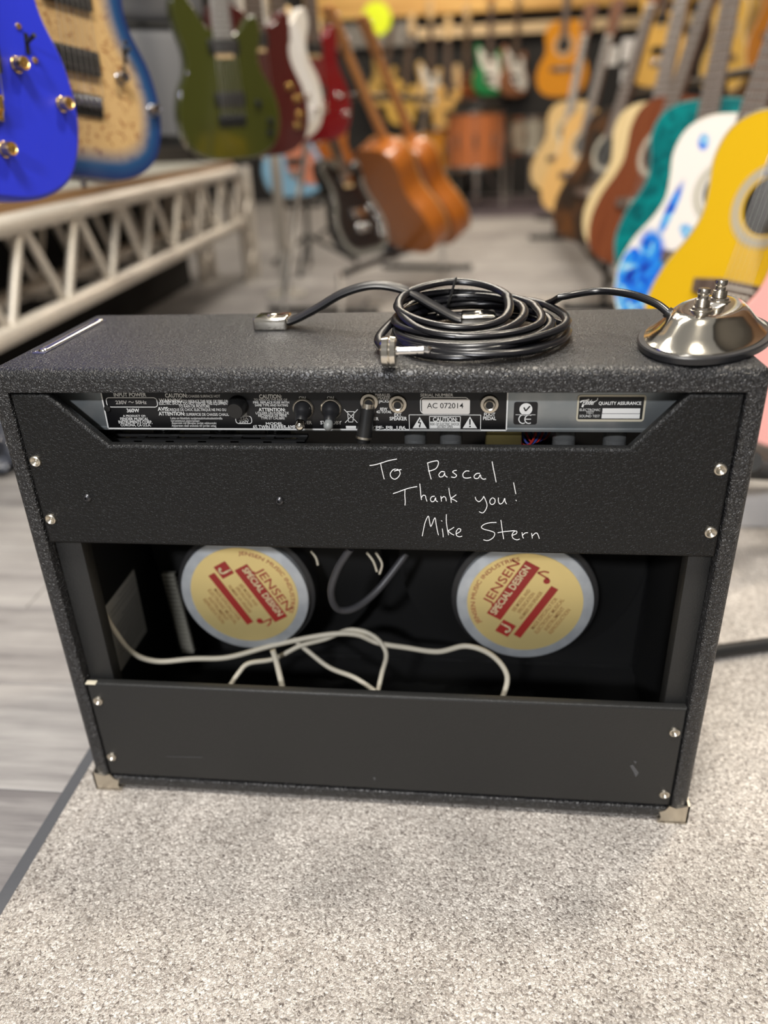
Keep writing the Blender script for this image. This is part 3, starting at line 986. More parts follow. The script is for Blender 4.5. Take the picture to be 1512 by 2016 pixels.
# reverb bag on the cabinet floor
bm = bmesh.new()
nx, ny = 24, 8
grid = {}
for i in range(nx + 1):
    for j in range(ny + 1):
        ed = min(i, nx - i, 2) / 2 * min(j, ny - j, 2) / 2
        grid[i, j] = bm.verts.new((0.17 + 0.35 * i / nx, 0.07 + 0.11 * j / ny, 0.026 + ed * (0.026 + 0.004 * math.sin(i * 1.7) * math.cos(j * 1.3 + i))))
for i in range(nx):
    for j in range(ny):
        bm.faces.new((grid[i, j], grid[i + 1, j], grid[i + 1, j + 1], grid[i, j + 1]))
link('reverb_bag', mesh(bm), mat('black_vinyl', (0.028, 0.029, 0.029), 0.35), amp)
# cables inside
def cable(pts, r, m, name='speaker_cable', per=8):
    return B().tube(spline([Vector(p) for p in pts], per), r, 10).obj(name, m, amp)


cable([(0.0417,0.0300,0.2780), (0.0403,0.0320,0.2382), (0.0422,0.0450,0.1957), (0.0486,0.0600,0.1559), (0.0684,0.0750,0.1335), (0.1083,0.0850,0.1315), (0.1506,0.0900,0.1319), (0.2053,0.1000,0.1447), (0.2666,0.1050,0.1584), (0.3021,0.1100,0.1570), (0.3288,0.1100,0.1457), (0.3628,0.1000,0.1480), (0.3998,0.0900,0.1514), (0.4321,0.0850,0.1644), (0.4606,0.0800,0.1568), (0.4779,0.0700,0.1371), (0.4729,0.0600,0.1104), (0.4636,0.0600,0.0788)], 0.0031, M_wcable)
cable([(0.1581,0.0600,0.1126), (0.1678,0.0700,0.1251), (0.1782,0.0800,0.1319), (0.2064,0.0900,0.1322), (0.2360,0.1000,0.1446), (0.2651,0.1100,0.1488), (0.2955,0.1150,0.1597), (0.3232,0.1100,0.1557), (0.3387,0.1000,0.1396), (0.3356,0.0800,0.1255), (0.3328,0.0600,0.1159)], 0.0028, M_wcable)
cable([(0.2106,0.0750,0.1563), (0.2154,0.0700,0.1385), (0.2216,0.0600,0.1114), (0.2224,0.0600,0.0873)], 0.0034, M_wcable)
cable([(0.2267,0.1100,0.1472), (0.2475,0.1000,0.1355), (0.2728,0.0900,0.1220), (0.3051,0.0750,0.1206), (0.3332,0.0600,0.1115), (0.3416,0.0600,0.1016)], 0.0028, M_wcable)
cable([(0.3132,0.0500,0.3073), (0.2975,0.0550,0.2797), (0.2875,0.0600,0.2480), (0.2913,0.0700,0.2199), (0.3094,0.0800,0.2152), (0.3331,0.1000,0.2272), (0.3637,0.1200,0.2625)], 0.0042, mat('cable_grey', (0.05, 0.05, 0.055), 0.4), 'signal_cable')
for pts in ([(0.3236,0.0900,0.2799), (0.3303,0.0900,0.2693), (0.3337,0.0900,0.2565)], [(0.3335,0.0900,0.2802), (0.3397,0.0900,0.2664), (0.3364,0.0900,0.2534)], [(0.2598,0.1000,0.2745), (0.2648,0.1000,0.2662), (0.2664,0.1000,0.2571)]):
    cable(pts, 0.0013, M_wcable, 'lead_wire', 5)

# metal corners at the bottom
for sx in (0, 1):
    X = (lambda v: v) if sx == 0 else (lambda v: W_ - v)
    b = B()
    e = 0.0011
    bp = [(-e, 0.0025), (0.030, 0.0025), (0.0275, 0.009), (0.030, 0.0165), (0.024, 0.0195), (0.0205, 0.026), (0.013, 0.023), (-e, 0.0275)]
    b.prism([(X(x), z) for x, z in bp], e + 0.001, XZ(-e))
    sp_ = [(-e, 0.0025), (0.030, 0.0025), (0.028, 0.012), (0.020, 0.020), (0.012, 0.029), (-e, 0.0275)]
    YZ = Matrix(((0, 0, 1, X(-e) if sx == 0 else X(-e) - e - 0.001), (1, 0, 0, 0), (0, 1, 0, 0), (0, 0, 0, 1)))
    b.prism(sp_, e + 0.001, YZ)
    b.box((min(X(-e), X(0.03)), -e, 0.0), (max(X(-e), X(0.03)), 0.03, 0.0045), 0.001)
    t = b.bm
    b.obj('metal_corner', M_dull, amp)
# feet at the far side keep the cabinet level
for x in (0.05, W_ - 0.05):
    B().cyl((x, 0.235, 0), (x, 0.235, 0.006), 0.014, None, 18).obj('glide_foot', M_dull, amp)

# chrome strip let into the top near the left side
hd = B()
xa, ya = (0.0224,0.0542,0.5095)[:2]
xb, yb = (0.0261,0.1928,0.5095)[:2]
xc = (xa + xb) / 2
hd.box((xc - 0.0065, ya, H_ - 0.0005), (xc + 0.0065, yb, H_ + 0.0012), 0.0005)
hs = hd.obj('tilt_leg_bracket', mat('slot_blue', (0.05, 0.05, 0.09), 0.3), amp)
B().tube([(xc + 0.0042, ya + 0.008, H_ + 0.0015), (xc + 0.0042, yb - 0.008, H_ + 0.0015)], 0.0019, 10).obj('bracket_rod', M_chrome, hs)
B().tube([(xc - 0.0055, ya + 0.004, H_ + 0.001), (xc - 0.0055, yb - 0.02, H_ + 0.001)], 0.0007, 8).obj('bracket_rod', M_chrome, hs)
for yy in (ya + 0.008, yb - 0.008):
    B().sphere((xc + 0.001, yy, H_ + 0.0012), 0.0048, 12, (1, 1, 0.5)).obj('screw', M_chrome, hs)

# strap handle
hp = [(0.236, 0.152, H_ + 0.005), (0.252, 0.152, H_ + 0.008), (0.276, 0.152, H_ + 0.019), (0.305, 0.152, H_ + 0.034), (0.335, 0.152, H_ + 0.041), (0.365, 0.152, H_ + 0.036), (0.392, 0.152, H_ + 0.021), (0.416, 0.152, H_ + 0.008), (0.432, 0.152, H_ + 0.005)]
hnd = B().tube(spline(hp, 8), 0.01, 14, flat=(0.0115, 0.0042), up=(0, 0, 1)).obj('handle', mat('strap', (0.014, 0.014, 0.016), 0.4), amp)
for x0, x1, xi in ((0.212, 0.2465, 0.2465), (0.4215, 0.456, 0.4215)):
    B().box((x0, 0.137, H_ - 0.0002), (x1, 0.167, H_ + 0.0125), 0.0022, 3).obj('handle_cap', M_chrome, hnd)
    B().sphere(((x0 + x1) / 2, 0.152, H_ + 0.0125), 0.0055, 14, (1, 1, 0.4)).obj('cap_screw', M_chrome, hnd)

# ------------------------------------------------------------------ footswitch with its coiled cable, on the amplifier
fsw = empty('footswitch', (0.641, 0.088, H_))
props(fsw, 'chrome two-button footswitch with coiled black cable on top of the amplifier', 'footswitch')
FA = R(62)


def ell(a, b, z, n=56, p=1.0):
    out = []
    for i in range(n):
        t = 2 * PI * i / n
        x, y = a * math.copysign(abs(math.cos(t)) ** p, math.cos(t)), b * math.copysign(abs(math.sin(t)) ** p, math.sin(t))
        out.append((x * math.cos(FA) - y * math.sin(FA), x * math.sin(FA) + y * math.cos(FA), z))
    return out


def loft(rings):
    bm = bmesh.new()
    rs = [[bm.verts.new(p) for p in r] for r in rings]
    n = len(rs[0])
    for a, b in zip(rs, rs[1:]):
        for i in range(n):
            bm.faces.new((a[i], a[(i + 1) % n], b[(i + 1) % n], b[i]))
    bm.faces.new(rs[0][::-1])
    bm.faces.new(rs[-1])
    return mesh(bm)


link('base_ring', loft([ell(0.090, 0.0505, 0.0004), ell(0.0925, 0.053, 0.001), ell(0.0935, 0.054, 0.006), ell(0.0925, 0.053, 0.0072), ell(0.089, 0.0495, 0.0075)]), M_rubber, fsw)
link('shell', loft([ell(0.0885, 0.049, 0.0070), ell(0.088, 0.0485, 0.0085), ell(0.083, 0.045, 0.0105), ell(0.073, 0.038, 0.017), ell(0.062, 0.031, 0.0255), ell(0.056, 0.0265, 0.0292), ell(0.0525, 0.0238, 0.0302), ell(0.045, 0.018, 0.0305)]), M_chrome, fsw)
dmaj = Vector((math.cos(R(57)), math.sin(R(57)), 0))
for s in (-1, 1):
    c = dmaj * (0.0222 * s)
    bt = B().lathe([(0.0102, 0.0300), (0.0102, 0.0312), (0.0088, 0.0316), (0.0085, 0.0335), (0.0064, 0.0338)] + [(0.0062 + 0.0004 * (i % 2), 0.034 + 0.0006 * i) for i in range(11)] + [(0.0048, 0.0404), (0.0046, 0.0408), (0.0046, 0.0438), (0.0049, 0.0444), (0.0055, 0.0450), (0.0055, 0.0480), (0.0049, 0.0488), (0.0, 0.0491)], (c.x, c.y, 0), 24).obj('push_button', mat('button_steel', (0.48, 0.44, 0.38), 0.24, 1.0), fsw)
lb = Ink(lambda x, y: (x * math.cos(R(57)) - y * math.sin(R(57)), x * math.sin(R(57)) + y * math.cos(R(57)), 0.0308))
lb.poly([(-0.0105, -0.010), (0.0105, -0.010), (0.0105, 0.010), (-0.0105, 0.010)])
lbo = lb.obj('switch_label', M_sticker, fsw)
lb = Ink(lambda x, y: (x * math.cos(R(57)) - y * math.sin(R(57)), x * math.sin(R(57)) + y * math.cos(R(57)), 0.0311))
for i in range(4):
    lb.poly([(-0.009 + 0.005 * i, -0.007), (-0.0065 + 0.005 * i, -0.007), (-0.0065 + 0.005 * i, 0.0), (-0.009 + 0.005 * i, 0.0)])
lb.line((-0.009, 0.004), (0.009, 0.004), 0.003)
lb.obj('label_mark', M_inkk, lbo)
cp = Vector((-0.030, -0.004, 0.0205))
dd = Vector((-0.62, 0.28, 0.5)).normalized()
B().cyl(cp - dd * 0.004, cp + dd * 0.0045, 0.0076, 0.0072, 20).cyl(cp + dd * 0.003, cp + dd * 0.009, 0.0055, 0.005, 16).obj('cord_grip', M_plastic, fsw)
O = Vector(fsw.location)
LP = [(0.440, 0.093, 0.079, 0.094, 0.5138, 0.0, 0.0), (0.434, 0.098, 0.074, 0.076, 0.5155, 0.0, 0.02), (0.439, 0.099, 0.079, 0.090, 0.5190, 0.01, -0.03),
      (0.432, 0.102, 0.070, 0.078, 0.5225, 0.03, 0.04), (0.441, 0.104, 0.077, 0.082, 0.5265, 0.04, 0.02), (0.430, 0.112, 0.068, 0.070, 0.5310, 0.06, -0.02), (0.418, 0.120, 0.051, 0.056, 0.5400, 0.16, -0.08), (0.420, 0.110, 0.062, 0.074, 0.5300, 0.06, 0.0), (0.42, 0.098, 0.068, 0.088, 0.520, 0.02, 0.0)]
path = [O + cp + dd * 0.006, (0.596, 0.098, 0.5405), (0.575, 0.116, 0.5455), (0.550, 0.136, 0.5445)]
start = R(22)
N = 44
path = [Vector(p) for p in path]
for i in range(int(N * 7.35)):
    tt = i / N
    k = min(int(tt), len(LP) - 2)
    f = tt - k
    f = f * f * (3 - 2 * f)
    q = [LP[k][j] * (1 - f) + LP[k + 1][j] * f for j in range(7)]
    a = start + 2 * PI * tt
    cx, cy = math.cos(a), math.sin(a)
    z = q[4] + q[5] * q[3] * cy + q[6] * q[2] * cx
    z = max(z, 0.5138)
    if i < 8:
        z = z + (0.541 - z) * (1 - i / 8) ** 2
    path.append(Vector((q[0] + q[2] * cx * (1 + 0.04 * math.sin(3 * a + k)), q[1] + q[3] * cy * (1 + 0.04 * math.sin(2 * a + 2 * k)), z)))
path = spline(path[:5:1], 6)[:-1] + path[4:]
tail = [path[-1], Vector((0.350, 0.075, 0.521)), Vector((0.354, 0.045, 0.517)), Vector((0.3652,0.0141,0.5235)) + Vector((0, 0.008, -0.005))]
path = path[:-1] + spline(tail, 6)
cb = B().tube([p - O for p in path], 0.003, 10, flat=(0.0045, 0.0034)).obj('cable', mat('cable_black', (0.006, 0.006, 0.0075), 0.27, spec=0.4), fsw)
tie = []
for i in range(20):
    a = 2 * PI * i / 20
    tie.append(Vector((0.412 + 0.004 * math.sin(a), 0.166 + 0.006 * math.cos(a), 0.540 + 0.0135 * math.sin(a))) - O)
B().tube(tie, 0.0013, 6, cyclic=True).obj('cable_tie', M_plastic, cb)
pc = Vector((0.3650,0.0028,0.5235)) - O
pg = B().lathe([(0, -0.0072), (0.0105, -0.0072), (0.012, -0.006), (0.0128, -0.001), (0.0120, 0.0), (0.0128, 0.001), (0.012, 0.005), (0.0105, 0.0062), (0, 0.0062)], pc, 28, (1, 0, 0)).obj('plug', M_chrome, fsw)
B().lathe([(0.0036, 0.005), (0.0036, 0.008), (0.00315, 0.0082), (0.00315, 0.0225), (0.0027, 0.0228), (0.0027, 0.0235), (0.00315, 0.0238), (0.00315, 0.0285), (0.0022, 0.0295), (0.0034, 0.0325), (0.0, 0.0375)], pc, 18, (1, 0, 0.03)).obj('plug_shaft', M_chromeb, pg)

# ------------------------------------------------------------------ guitars
ELEC = [(0, 0), (.08, .005), (.14, .04), (.163, .11), (.15, .18), (.118, .235), (.110, .28), (.125, .33), (.118, .372), (.09, .375), (.062, .345), (.036, .333), (.0, .333), (-.034, .345), (-.052, .36), (-.078, .40), (-.105, .432), (-.128, .43), (-.140, .395), (-.134, .34), (-.12, .285), (-.126, .235), (-.15, .19), (-.165, .12), (-.143, .042), (-.08, .005)]
SING = [(0, 0), (.08, .004), (.14, .035), (.165, .10), (.155, .17), (.122, .235), (.112, .275), (.122, .325), (.118, .365), (.095, .372), (.07, .345), (.04, .335), (0, .345), (-.04, .372), (-.09, .392), (-.125, .375), (-.138, .33), (-.122, .27), (-.13, .22), (-.158, .165), (-.167, .10), (-.14, .035), (-.08, .004)]
ACOU = [(0, 0), (.10, .009), (.168, .05), (.195, .13), (.180, .205), (.146, .265), (.131, .31), (.136, .36), (.145, .41), (.131, .459), (.09, .488), (.03, .496), (-.03, .496), (-.09, .488), (-.131, .459), (-.145, .41), (-.136, .36), (-.131, .31), (-.146, .265), (-.180, .205), (-.195, .13), (-.168, .05), (-.10, .009)]
UKE = [(x * 0.97, y) for x, y in ACOU]
SHAPES = {}


def outline(kind):
    return [(p.x, p.y) for p in spline([Vector(p) for p in {'e': ELEC, 's': SING, 'a': ACOU}[kind]], 5, True)]


def shape(key, fn):
    if key not in SHAPES:
        SHAPES[key] = fn()
    return SHAPES[key]


def top_plate(kind, ins, z, hole=None):
    """front finish with an 'edge' attribute: 0 at the rim, 1 inside"""
    P = [Vector(p) for p in outline(kind)]
    n = len(P)
    nr = []
    for i in range(n):
        t = (P[(i + 1) % n] - P[i - 1]).normalized()
        nr.append(Vector((-t.y, t.x)))
    bm = bmesh.new()
    lay = bm.verts.layers.float.new('edge')
    rings = []
    for k, d in enumerate(ins):
        rg = []
        for p, q in zip(P, nr):
            v = bm.verts.new((p.x + q.x * d, p.y + q.y * d, z))
            v[lay] = k / (len(ins) - 1)
            rg.append(v)
        rings.append(rg)
    for a, b in zip(rings, rings[1:]):
        for i in range(n):
            bm.faces.new((a[i], a[(i + 1) % n], b[(i + 1) % n], b[i]))
    bm.faces.new(rings[-1])
    me = bpy.data.meshes.new('top')
    bm.to_mesh(me)
    bm.free()
    return me


def burst(name, edge, mid, inner, inner2, scale=(30, 30, 30), rough=0.2, lo=0.35, hi=0.65):
    m = mat(name, inner, rough, 0, coat=0.6, noise=(scale, inner2, lo, hi, 4), dist=1.5)
    nt = m.node_tree
    b = nt.nodes['Principled BSDF']
    src = b.inputs['Base Color'].links[0].from_socket
    at = nt.nodes.new('ShaderNodeAttribute')
    at.attribute_name = 'edge'
    rp = nt.nodes.new('ShaderNodeValToRGB')
    rp.color_ramp.elements[0].position, rp.color_ramp.elements[0].color = 0.0, (*edge, 1)
    rp.color_ramp.elements[1].position, rp.color_ramp.elements[1].color = 0.6, (*mid, 1)
    mp = nt.nodes.new('ShaderNodeMapRange')
    mp.inputs[1].default_value, mp.inputs[2].default_value = 0.4, 0.95
    mx = nt.nodes.new('ShaderNodeMix')
    mx.data_type = 'RGBA'
    nt.links.new(at.outputs['Fac'], rp.inputs[0])
    nt.links.new(at.outputs['Fac'], mp.inputs[0])
    nt.links.new(mp.outputs[0], mx.inputs[0])
    nt.links.new(rp.outputs[0], mx.inputs[6])
    nt.links.new(src, mx.inputs[7])
    nt.links.new(mx.outputs[2], b.inputs['Base Color'])
    return m


def paint(name, c, rough=0.18, coat=0.6, **k):
    return mat(name, c, rough, 0, coat=coat, **k)


M_maple = mat('maple', (0.62, 0.42, 0.2), 0.35, 0, noise=((30, 3, 30), (0.72, 0.52, 0.28), 0.35, 0.65, 3))
M_rose = mat('rosewood', (0.075, 0.05, 0.038), 0.5, 0, noise=((120, 6, 40), (0.14, 0.10, 0.08), 0.35, 0.7, 4))
M_greyboard = mat('grey_board', (0.16, 0.14, 0.13), 0.5)
M_mahog = mat('mahogany_neck', (0.16, 0.065, 0.03), 0.4)
M_string = mat('string', (0.62, 0.6, 0.56), 0.3, 1)
M_bone = mat('bone', (0.75, 0.7, 0.6), 0.45)


def frame_of(P, psi, lean, roll, sc):
    a, l, r = R(psi), R(lean), R(roll)
    n = Vector((math.sin(a), -math.cos(a), 0))
    u = Vector((math.cos(a), math.sin(a), 0))
    v = Vector((0, 0, 1))
    n2 = n * math.cos(l) + v * math.sin(l)
    v2 = v * math.cos(l) - n * math.sin(l)
    u3 = u * math.cos(r) - v2 * math.sin(r)
    v3 = v2 * math.cos(r) + u * math.sin(r)
    M = Matrix(((u3.x, v3.x, n2.x, P[0]), (u3.y, v3.y, n2.y, P[1]), (u3.z, v3.z, n2.z, P[2]), (0, 0, 0, 1)))
    return M @ Matrix.Diagonal((sc, sc, sc, 1))


def neck_mesh(y0, y1, w0, w1, z0, z1):
    bm = bmesh.new()
    rings = []
    for y, wd in ((y0, w0), (y1, w1)):
        rings.append([bm.verts.new((wd / 2 * math.cos(PI + PI * i / 8), y, z1 + (z0 - z1) * math.sin(PI * i / 8) if 0 < i < 8 else z1)) for i in range(9)])
    a, b = rings
    for i in range(8):
        bm.faces.new((a[i], a[i + 1], b[i + 1], b[i]))
    bm.faces.new((a[0], b[0], b[8], a[8]))
    bm.faces.new(a[::-1])
    bm.faces.new(b)
    return mesh(bm)


def board_mesh(y0, y1, w0, w1, z0, z1):
    bm = bmesh.new()
    p = [bm.verts.new(q) for q in ((-w0 / 2, y0, z0), (w0 / 2, y0, z0), (w1 / 2, y1, z0), (-w1 / 2, y1, z0), (-w0 / 2, y0, z1), (w0 / 2, y0, z1), (w1 / 2, y1, z1), (-w1 / 2, y1, z1))]
    for f in ((3, 2, 1, 0), (4, 5, 6, 7), (0, 1, 5, 4), (1, 2, 6, 5), (2, 3, 7, 6), (3, 0, 4, 7)):
        bm.faces.new([p[i] for i in f])
    return mesh(bm, False)


def frets_mesh(ynut, scale, n, y0, w0, y1, w1, z, fan=0.0):
    b = B()
    for k in range(1, n + 1):
        y = ynut - scale * (1 - 2 ** (-k / 12))
        if y < y0:
            break
        wd = w0 + (w1 - w0) * (y - y0) / (y1 - y0)
        b.box((-wd / 2, y - 0.001, z), (wd / 2, y + 0.001, z + 0.0012))
    return mesh(b.bm, False)


def add_neck(root, y_body, y_board, ynut, scale, w0, w1, zb, neckm, boardm, nstr, detail, head=True, headm=None, acoustic=False, bridge_y=0.115, hwm=None):
    link('neck', shape(('neck', y_body, ynut, w0), lambda: neck_mesh(y_body, ynut, w0, w1, zb - 0.022, zb)), neckm, root)
    link('fretboard', shape(('board', y_board, ynut, w0, zb), lambda: board_mesh(y_board, ynut, w0, w1, zb, zb + 0.006)), boardm, root)
    if detail > 0:
        props(link('frets', shape(('frets', ynut, scale, w0), lambda: frets_mesh(ynut, scale, 22, y_board, w0, ynut, w1, zb + 0.006)), M_string, root), kind='stuff')
    if head:
        if acoustic:
            hp = [(-.021, 0), (.021, 0), (.030, .03), (.036, .165), (.015, .172), (0, .166), (-.015, .172), (-.036, .165), (-.030, .03)]
        else:
            hp = [(-.021, 0), (.021, 0), (.03, .02), (.036, .05), (.03, .12), (.028, .17), (.012, .19), (-.022, .182), (-.034, .15), (-.03, .05)]
        hm = shape(('head', acoustic, ynut, zb), lambda: ngon_mesh([[(x, y + ynut) for x, y in hp]], zb - 0.012, zb + 0.003, 0.001))
        ho = link('headstock', hm, headm or neckm, root)
        tm = shape('tuner', lambda: mesh(B().cyl((0, 0, 0), (0, 0, 0.012), 0.004, None, 10).box((0.008, -0.008, -0.006), (0.022, 0.008, -0.001), 0.002, 1).cyl((0, 0, -0.0035), (0.012, 0, -0.0035), 0.0025, None, 8).bm))
        for i in range(6):
            t = link('tuning_peg', tm, hwm or M_chromeb, ho)
            if acoustic:
                s = 1 if i % 2 else -1
                t.location = (s * 0.021, ynut + 0.04 + 0.045 * (i // 2), zb + 0.003)
                t.rotation_euler = (0, 0, 0 if s > 0 else PI)
            else:
                t.location = (-0.016, ynut + 0.035 + 0.024 * i, zb + 0.003)
                t.rotation_euler = (0, 0, PI)
    B().box((-w1 / 2, ynut - 0.002, zb + 0.005), (w1 / 2, ynut + 0.003, zb + 0.0085)).obj('nut', M_bone, root, False)
    if detail > 0:
        L = ynut - bridge_y
        sm_ = shape(('string', L), lambda: mesh(B().cyl((0, 0, 0), (0, L, 0), 0.0006, None, 6).bm))
        for i in range(nstr):
            f = i / (nstr - 1) - 0.5
            st = link('string', sm_, M_string, root)
            wb_ = 0.0105 * (nstr - 1)
            st.location = (f * wb_, bridge_y, zb + 0.0115)
            st.rotation_euler = (0, 0, math.atan2(f * (wb_ - w1 * 0.82), L))


def electric(name, label, P, psi, lean, roll, sc, bodym, kind='e', hw=None, pick=(0.165, 0.30), pickm=None, knobs=(), switch=None, pg=None, topm=None, nstr=6, detail=1, neckm=None, boardm=None, group=None, headless=False, bridge='hard', knobm=None):
    hw = hw or M_chromeb
    root = empty(name)
    root.matrix_world = frame_of(P, psi, lean, roll, sc)
    props(root, label, 'guitar', group)
    link('body', shape(('body', kind), lambda: ngon_mesh([outline(kind)], -0.044, 0, 0.006)), bodym, root)
    if topm:
        link('top', shape(('top', kind), lambda: top_plate(kind, (0.002, 0.014, 0.027, 0.040, 0.054), 0.0004)), topm, root)
    if pg:
        pts = [(.02, .075), (.10, .05), (.135, .09), (.125, .16), (.095, .22), (.09, .29), (.07, .335), (.03, .325), (-.03, .335), (-.07, .37), (-.10, .40), (-.115, .38), (-.10, .31), (-.085, .26), (-.045, .2), (-.035, .12)]
        link('pickguard', shape('pickguard', lambda: ngon_mesh([[(p.x, p.y) for p in spline([Vector(q) for q in pts], 4, True)]], 0.0003, 0.0028, 0.0008)), pg, root)
    z0 = 0.0005
    wdt = 0.0105 * (nstr - 1) + 0.022
    for y in pick:
        pu = link('pickup', shape(('pickup', nstr), lambda: mesh(B().box((-wdt / 2, -0.018, 0), (wdt / 2, 0.018, 0.009), 0.003, 2).bm)), pickm or M_plastic, root)
        pu.location = (0, y, z0)
        if detail > 1:
            pm_ = shape('pole', lambda: mesh(B().lathe([(0.0026, 0), (0.0024, 0.0009), (0, 0.0012)], n=10).bm))
            for i in range(nstr):
                for dy in (-0.009, 0.009):
                    q = link('pole_piece', pm_, hw, pu)
                    q.location = ((i - (nstr - 1) / 2) * 0.0105, dy, 0.009)
    br = B().box((-wdt / 2 + 0.004, 0.092, z0), (wdt / 2 - 0.004, 0.125, 0.005), 0.0015, 1).obj('bridge', mat('bridge_black', (0.03, 0.03, 0.03), 0.35, 0.5) if bridge == 'dark' else hw, root)
    sd = shape('saddle', lambda: mesh(B().box((-0.0045, -0.009, 0.005), (0.0045, 0.009, 0.0105), 0.0012, 1).cyl((0, -0.008, 0.0105), (0, -0.016, 0.007), 0.002, None, 8).bm))
    for i in range(nstr):
        s = link('saddle', sd, hw, br)
        s.location = ((i - (nstr - 1) / 2) * 0.0105, 0.113, 0)
    km = shape('knob', lambda: mesh(B().lathe([(0.0098, 0), (0.0098, 0.002), (0.0088, 0.003), (0.0086, 0.014), (0.0078, 0.0162), (0.0062, 0.0166), (0.0055, 0.0155), (0, 0.0152)], n=24).bm))
    for (x, y) in knobs:
        k = link('knob', km, knobm or hw, root)
        k.location = (x, y, z0)
    if switch:
        x, y, a = switch
        B().box((x - 0.003, y - 0.012, 0), (x + 0.003, y + 0.012, 0.0012)).cyl((x, y, 0), (x - 0.002, y + 0.007, 0.018), 0.0022, 0.0030, 10).obj('selector_switch', M_plastic, root)
        sc_m = shape('sscrew', lambda: mesh(B().lathe([(0.0042, 0), (0.0035, 0.0016), (0, 0.002)], n=12).bm))
        for s in (-1, 1):
            q = link('screw', sc_m, hw, root)
            q.location = (x + s * 0.017 * math.sin(a), y + s * 0.021 * math.cos(a), 0.0004)
    B().cyl((0, -0.012, -0.022), (0, 0.002, -0.022), 0.004, 0.007, 12).obj('strap_button', hw, root)
    ynut = 0.763
    add_neck(root, 0.27, 0.318, ynut, 0.648, 0.056, 0.042, 0.004, neckm or M_maple, boardm or M_rose, nstr, detail, head=True, hwm=hw)
    return root


def acoustic(name, label, P, psi, lean, roll, sc, topm, sidem, bindm=None, detail=1, group=None, neckm=None, holed=True, cat='guitar', boardm=None, deep=0.1):
    root = empty(name)
    root.matrix_world = frame_of(P, psi, lean, roll, sc)
    props(root, label, cat, group)
    ol = outline('a')
    link('body', shape(('abody', deep), lambda: ngon_mesh([ol], -deep, -0.0035, 0.004)), sidem, root)
    hc = (0, 0.337)
    circ = [(hc[0] + 0.05 * math.cos(2 * PI * i / 32), hc[1] + 0.05 * math.sin(2 * PI * i / 32)) for i in range(32)]
    link('soundboard', shape('atop', lambda: ngon_mesh([ol, circ], -0.0035, 0.0, 0.0)), topm, root)
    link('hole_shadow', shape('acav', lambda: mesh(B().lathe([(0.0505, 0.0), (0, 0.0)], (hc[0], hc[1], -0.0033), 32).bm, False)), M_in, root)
    link('binding', shape('abind', lambda: mesh(B().tube([(x, y, -0.002) for x, y in ol], 0.0028, 6, cyclic=True).bm)), bindm or M_bone, root)

    def ros():
        b = B()
        for r0, r1 in ((0.054, 0.057), (0.0595, 0.069), (0.0715, 0.0735)):
            b.lathe([(r0, 0), (r0, 0.0005), (r1, 0.0005), (r1, 0)], (hc[0], hc[1], 0), 40)
        return mesh(b.bm, False)
    link('rosette', shape('aros', ros), mat('rosette', (0.42, 0.40, 0.33), 0.4), root)
    bp = [(-.094, -.014), (-.04, -.021), (.04, -.021), (.094, -.014), (.097, .010), (.04, .018), (-.04, .018), (-.097, .010)]
    br = link('bridge', shape('abridge', lambda: ngon_mesh([[(x, y + 0.185) for x, y in bp]], 0.0, 0.009, 0.002)), M_rose, root)
    B().box((-0.037, 0.189, 0.008), (0.037, 0.192, 0.0115)).obj('saddle', M_bone, br, False)
    pin = shape('pin', lambda: mesh(B().sphere((0, 0, 0.010), 0.0035, 8).bm))
    for i in range(6):
        q = link('bridge_pin', pin, M_bone, br)
        q.location = ((i - 2.5) * 0.0105, 0.177, 0)
    add_neck(root, 0.45, 0.385, 0.835, 0.645, 0.056, 0.043, 0.001, neckm or M_mahog, boardm or M_rose, 6, detail, head=True, headm=neckm or M_mahog, acoustic=True, bridge_y=0.19)
    B().cyl((0, -0.014, -deep / 2), (0, 0.002, -deep / 2), 0.005, 0.008, 12).obj('strap_button', M_chromeb, root)
    return root


def hanger(x, y, z, yw, name, lab, dx=0.0):
    pass


# left row: electrics hanging over the truss shelf
GL = 'electric guitars hanging in the left row'
electric('electric_guitar', 'matte cobalt blue electric guitar with gold knobs, nearest in the left row', (-0.178, 0.369, 0.627), 70.8, 3.4, 9.9, 1.0, mat('cobalt_matte', (0.018, 0.035, 0.62), 0.42), hw=M_gold, knobs=((0.066, 0.165), (0.133, 0.131), (0.029, 0.06)), switch=(0.087, 0.194, R(-35)), detail=1, group=GL)
m_burl = burst('burl_top', (0.008, 0.02, 0.11), (0.015, 0.10, 0.24), (0.60, 0.40, 0.18), (0.28, 0.11, 0.03), (75, 75, 75), 0.3, 0.56, 0.64)
electric('electric_guitar', 'burl wood topped electric guitar with blue burst edge and black pickups', (-0.185, 0.673, 0.632), 63.3, 6.9, 8.6, 1.0, paint('deep_blue', (0.01, 0.02, 0.10)), topm=m_burl, knobs=((0.083, 0.159), (0.143, 0.12)), switch=(0.099, 0.196, 0.3), pick=(0.17, 0.262), nstr=7, detail=2, group=GL, bridge='dark', hw=mat('gunmetal', (0.3, 0.3, 0.32), 0.22, 1.0))
electric('electric_guitar', 'glossy olive green electric guitar with slanted black hardware in the left row', (-0.209, 1.610, 0.622), 40, 0, -1, 0.88, paint('olive_gloss', (0.042, 0.047, 0.005), 0.12, 1.0), hw=mat('black_hw', (0.06, 0.065, 0.07), 0.25, 0.8), knobs=((0.09, 0.15), (0.125, 0.10), (0.12, 0.07)), nstr=8, detail=1, boardm=M_greyboard, group=GL, bridge='dark')
electric('electric_guitar', 'dark maroon electric guitar with gold knobs, half hidden behind the olive one', (-0.187, 1.86, 0.62), 46.5, 0, -0.5, 1.0, paint('maroon_gloss', (0.07, 0.012, 0.01), 0.15), kind='s', knobm=M_gold, knobs=((0.099, 0.183), (0.122, 0.151), (0.128, 0.109), (0.116, 0.08)), detail=1, group=GL)
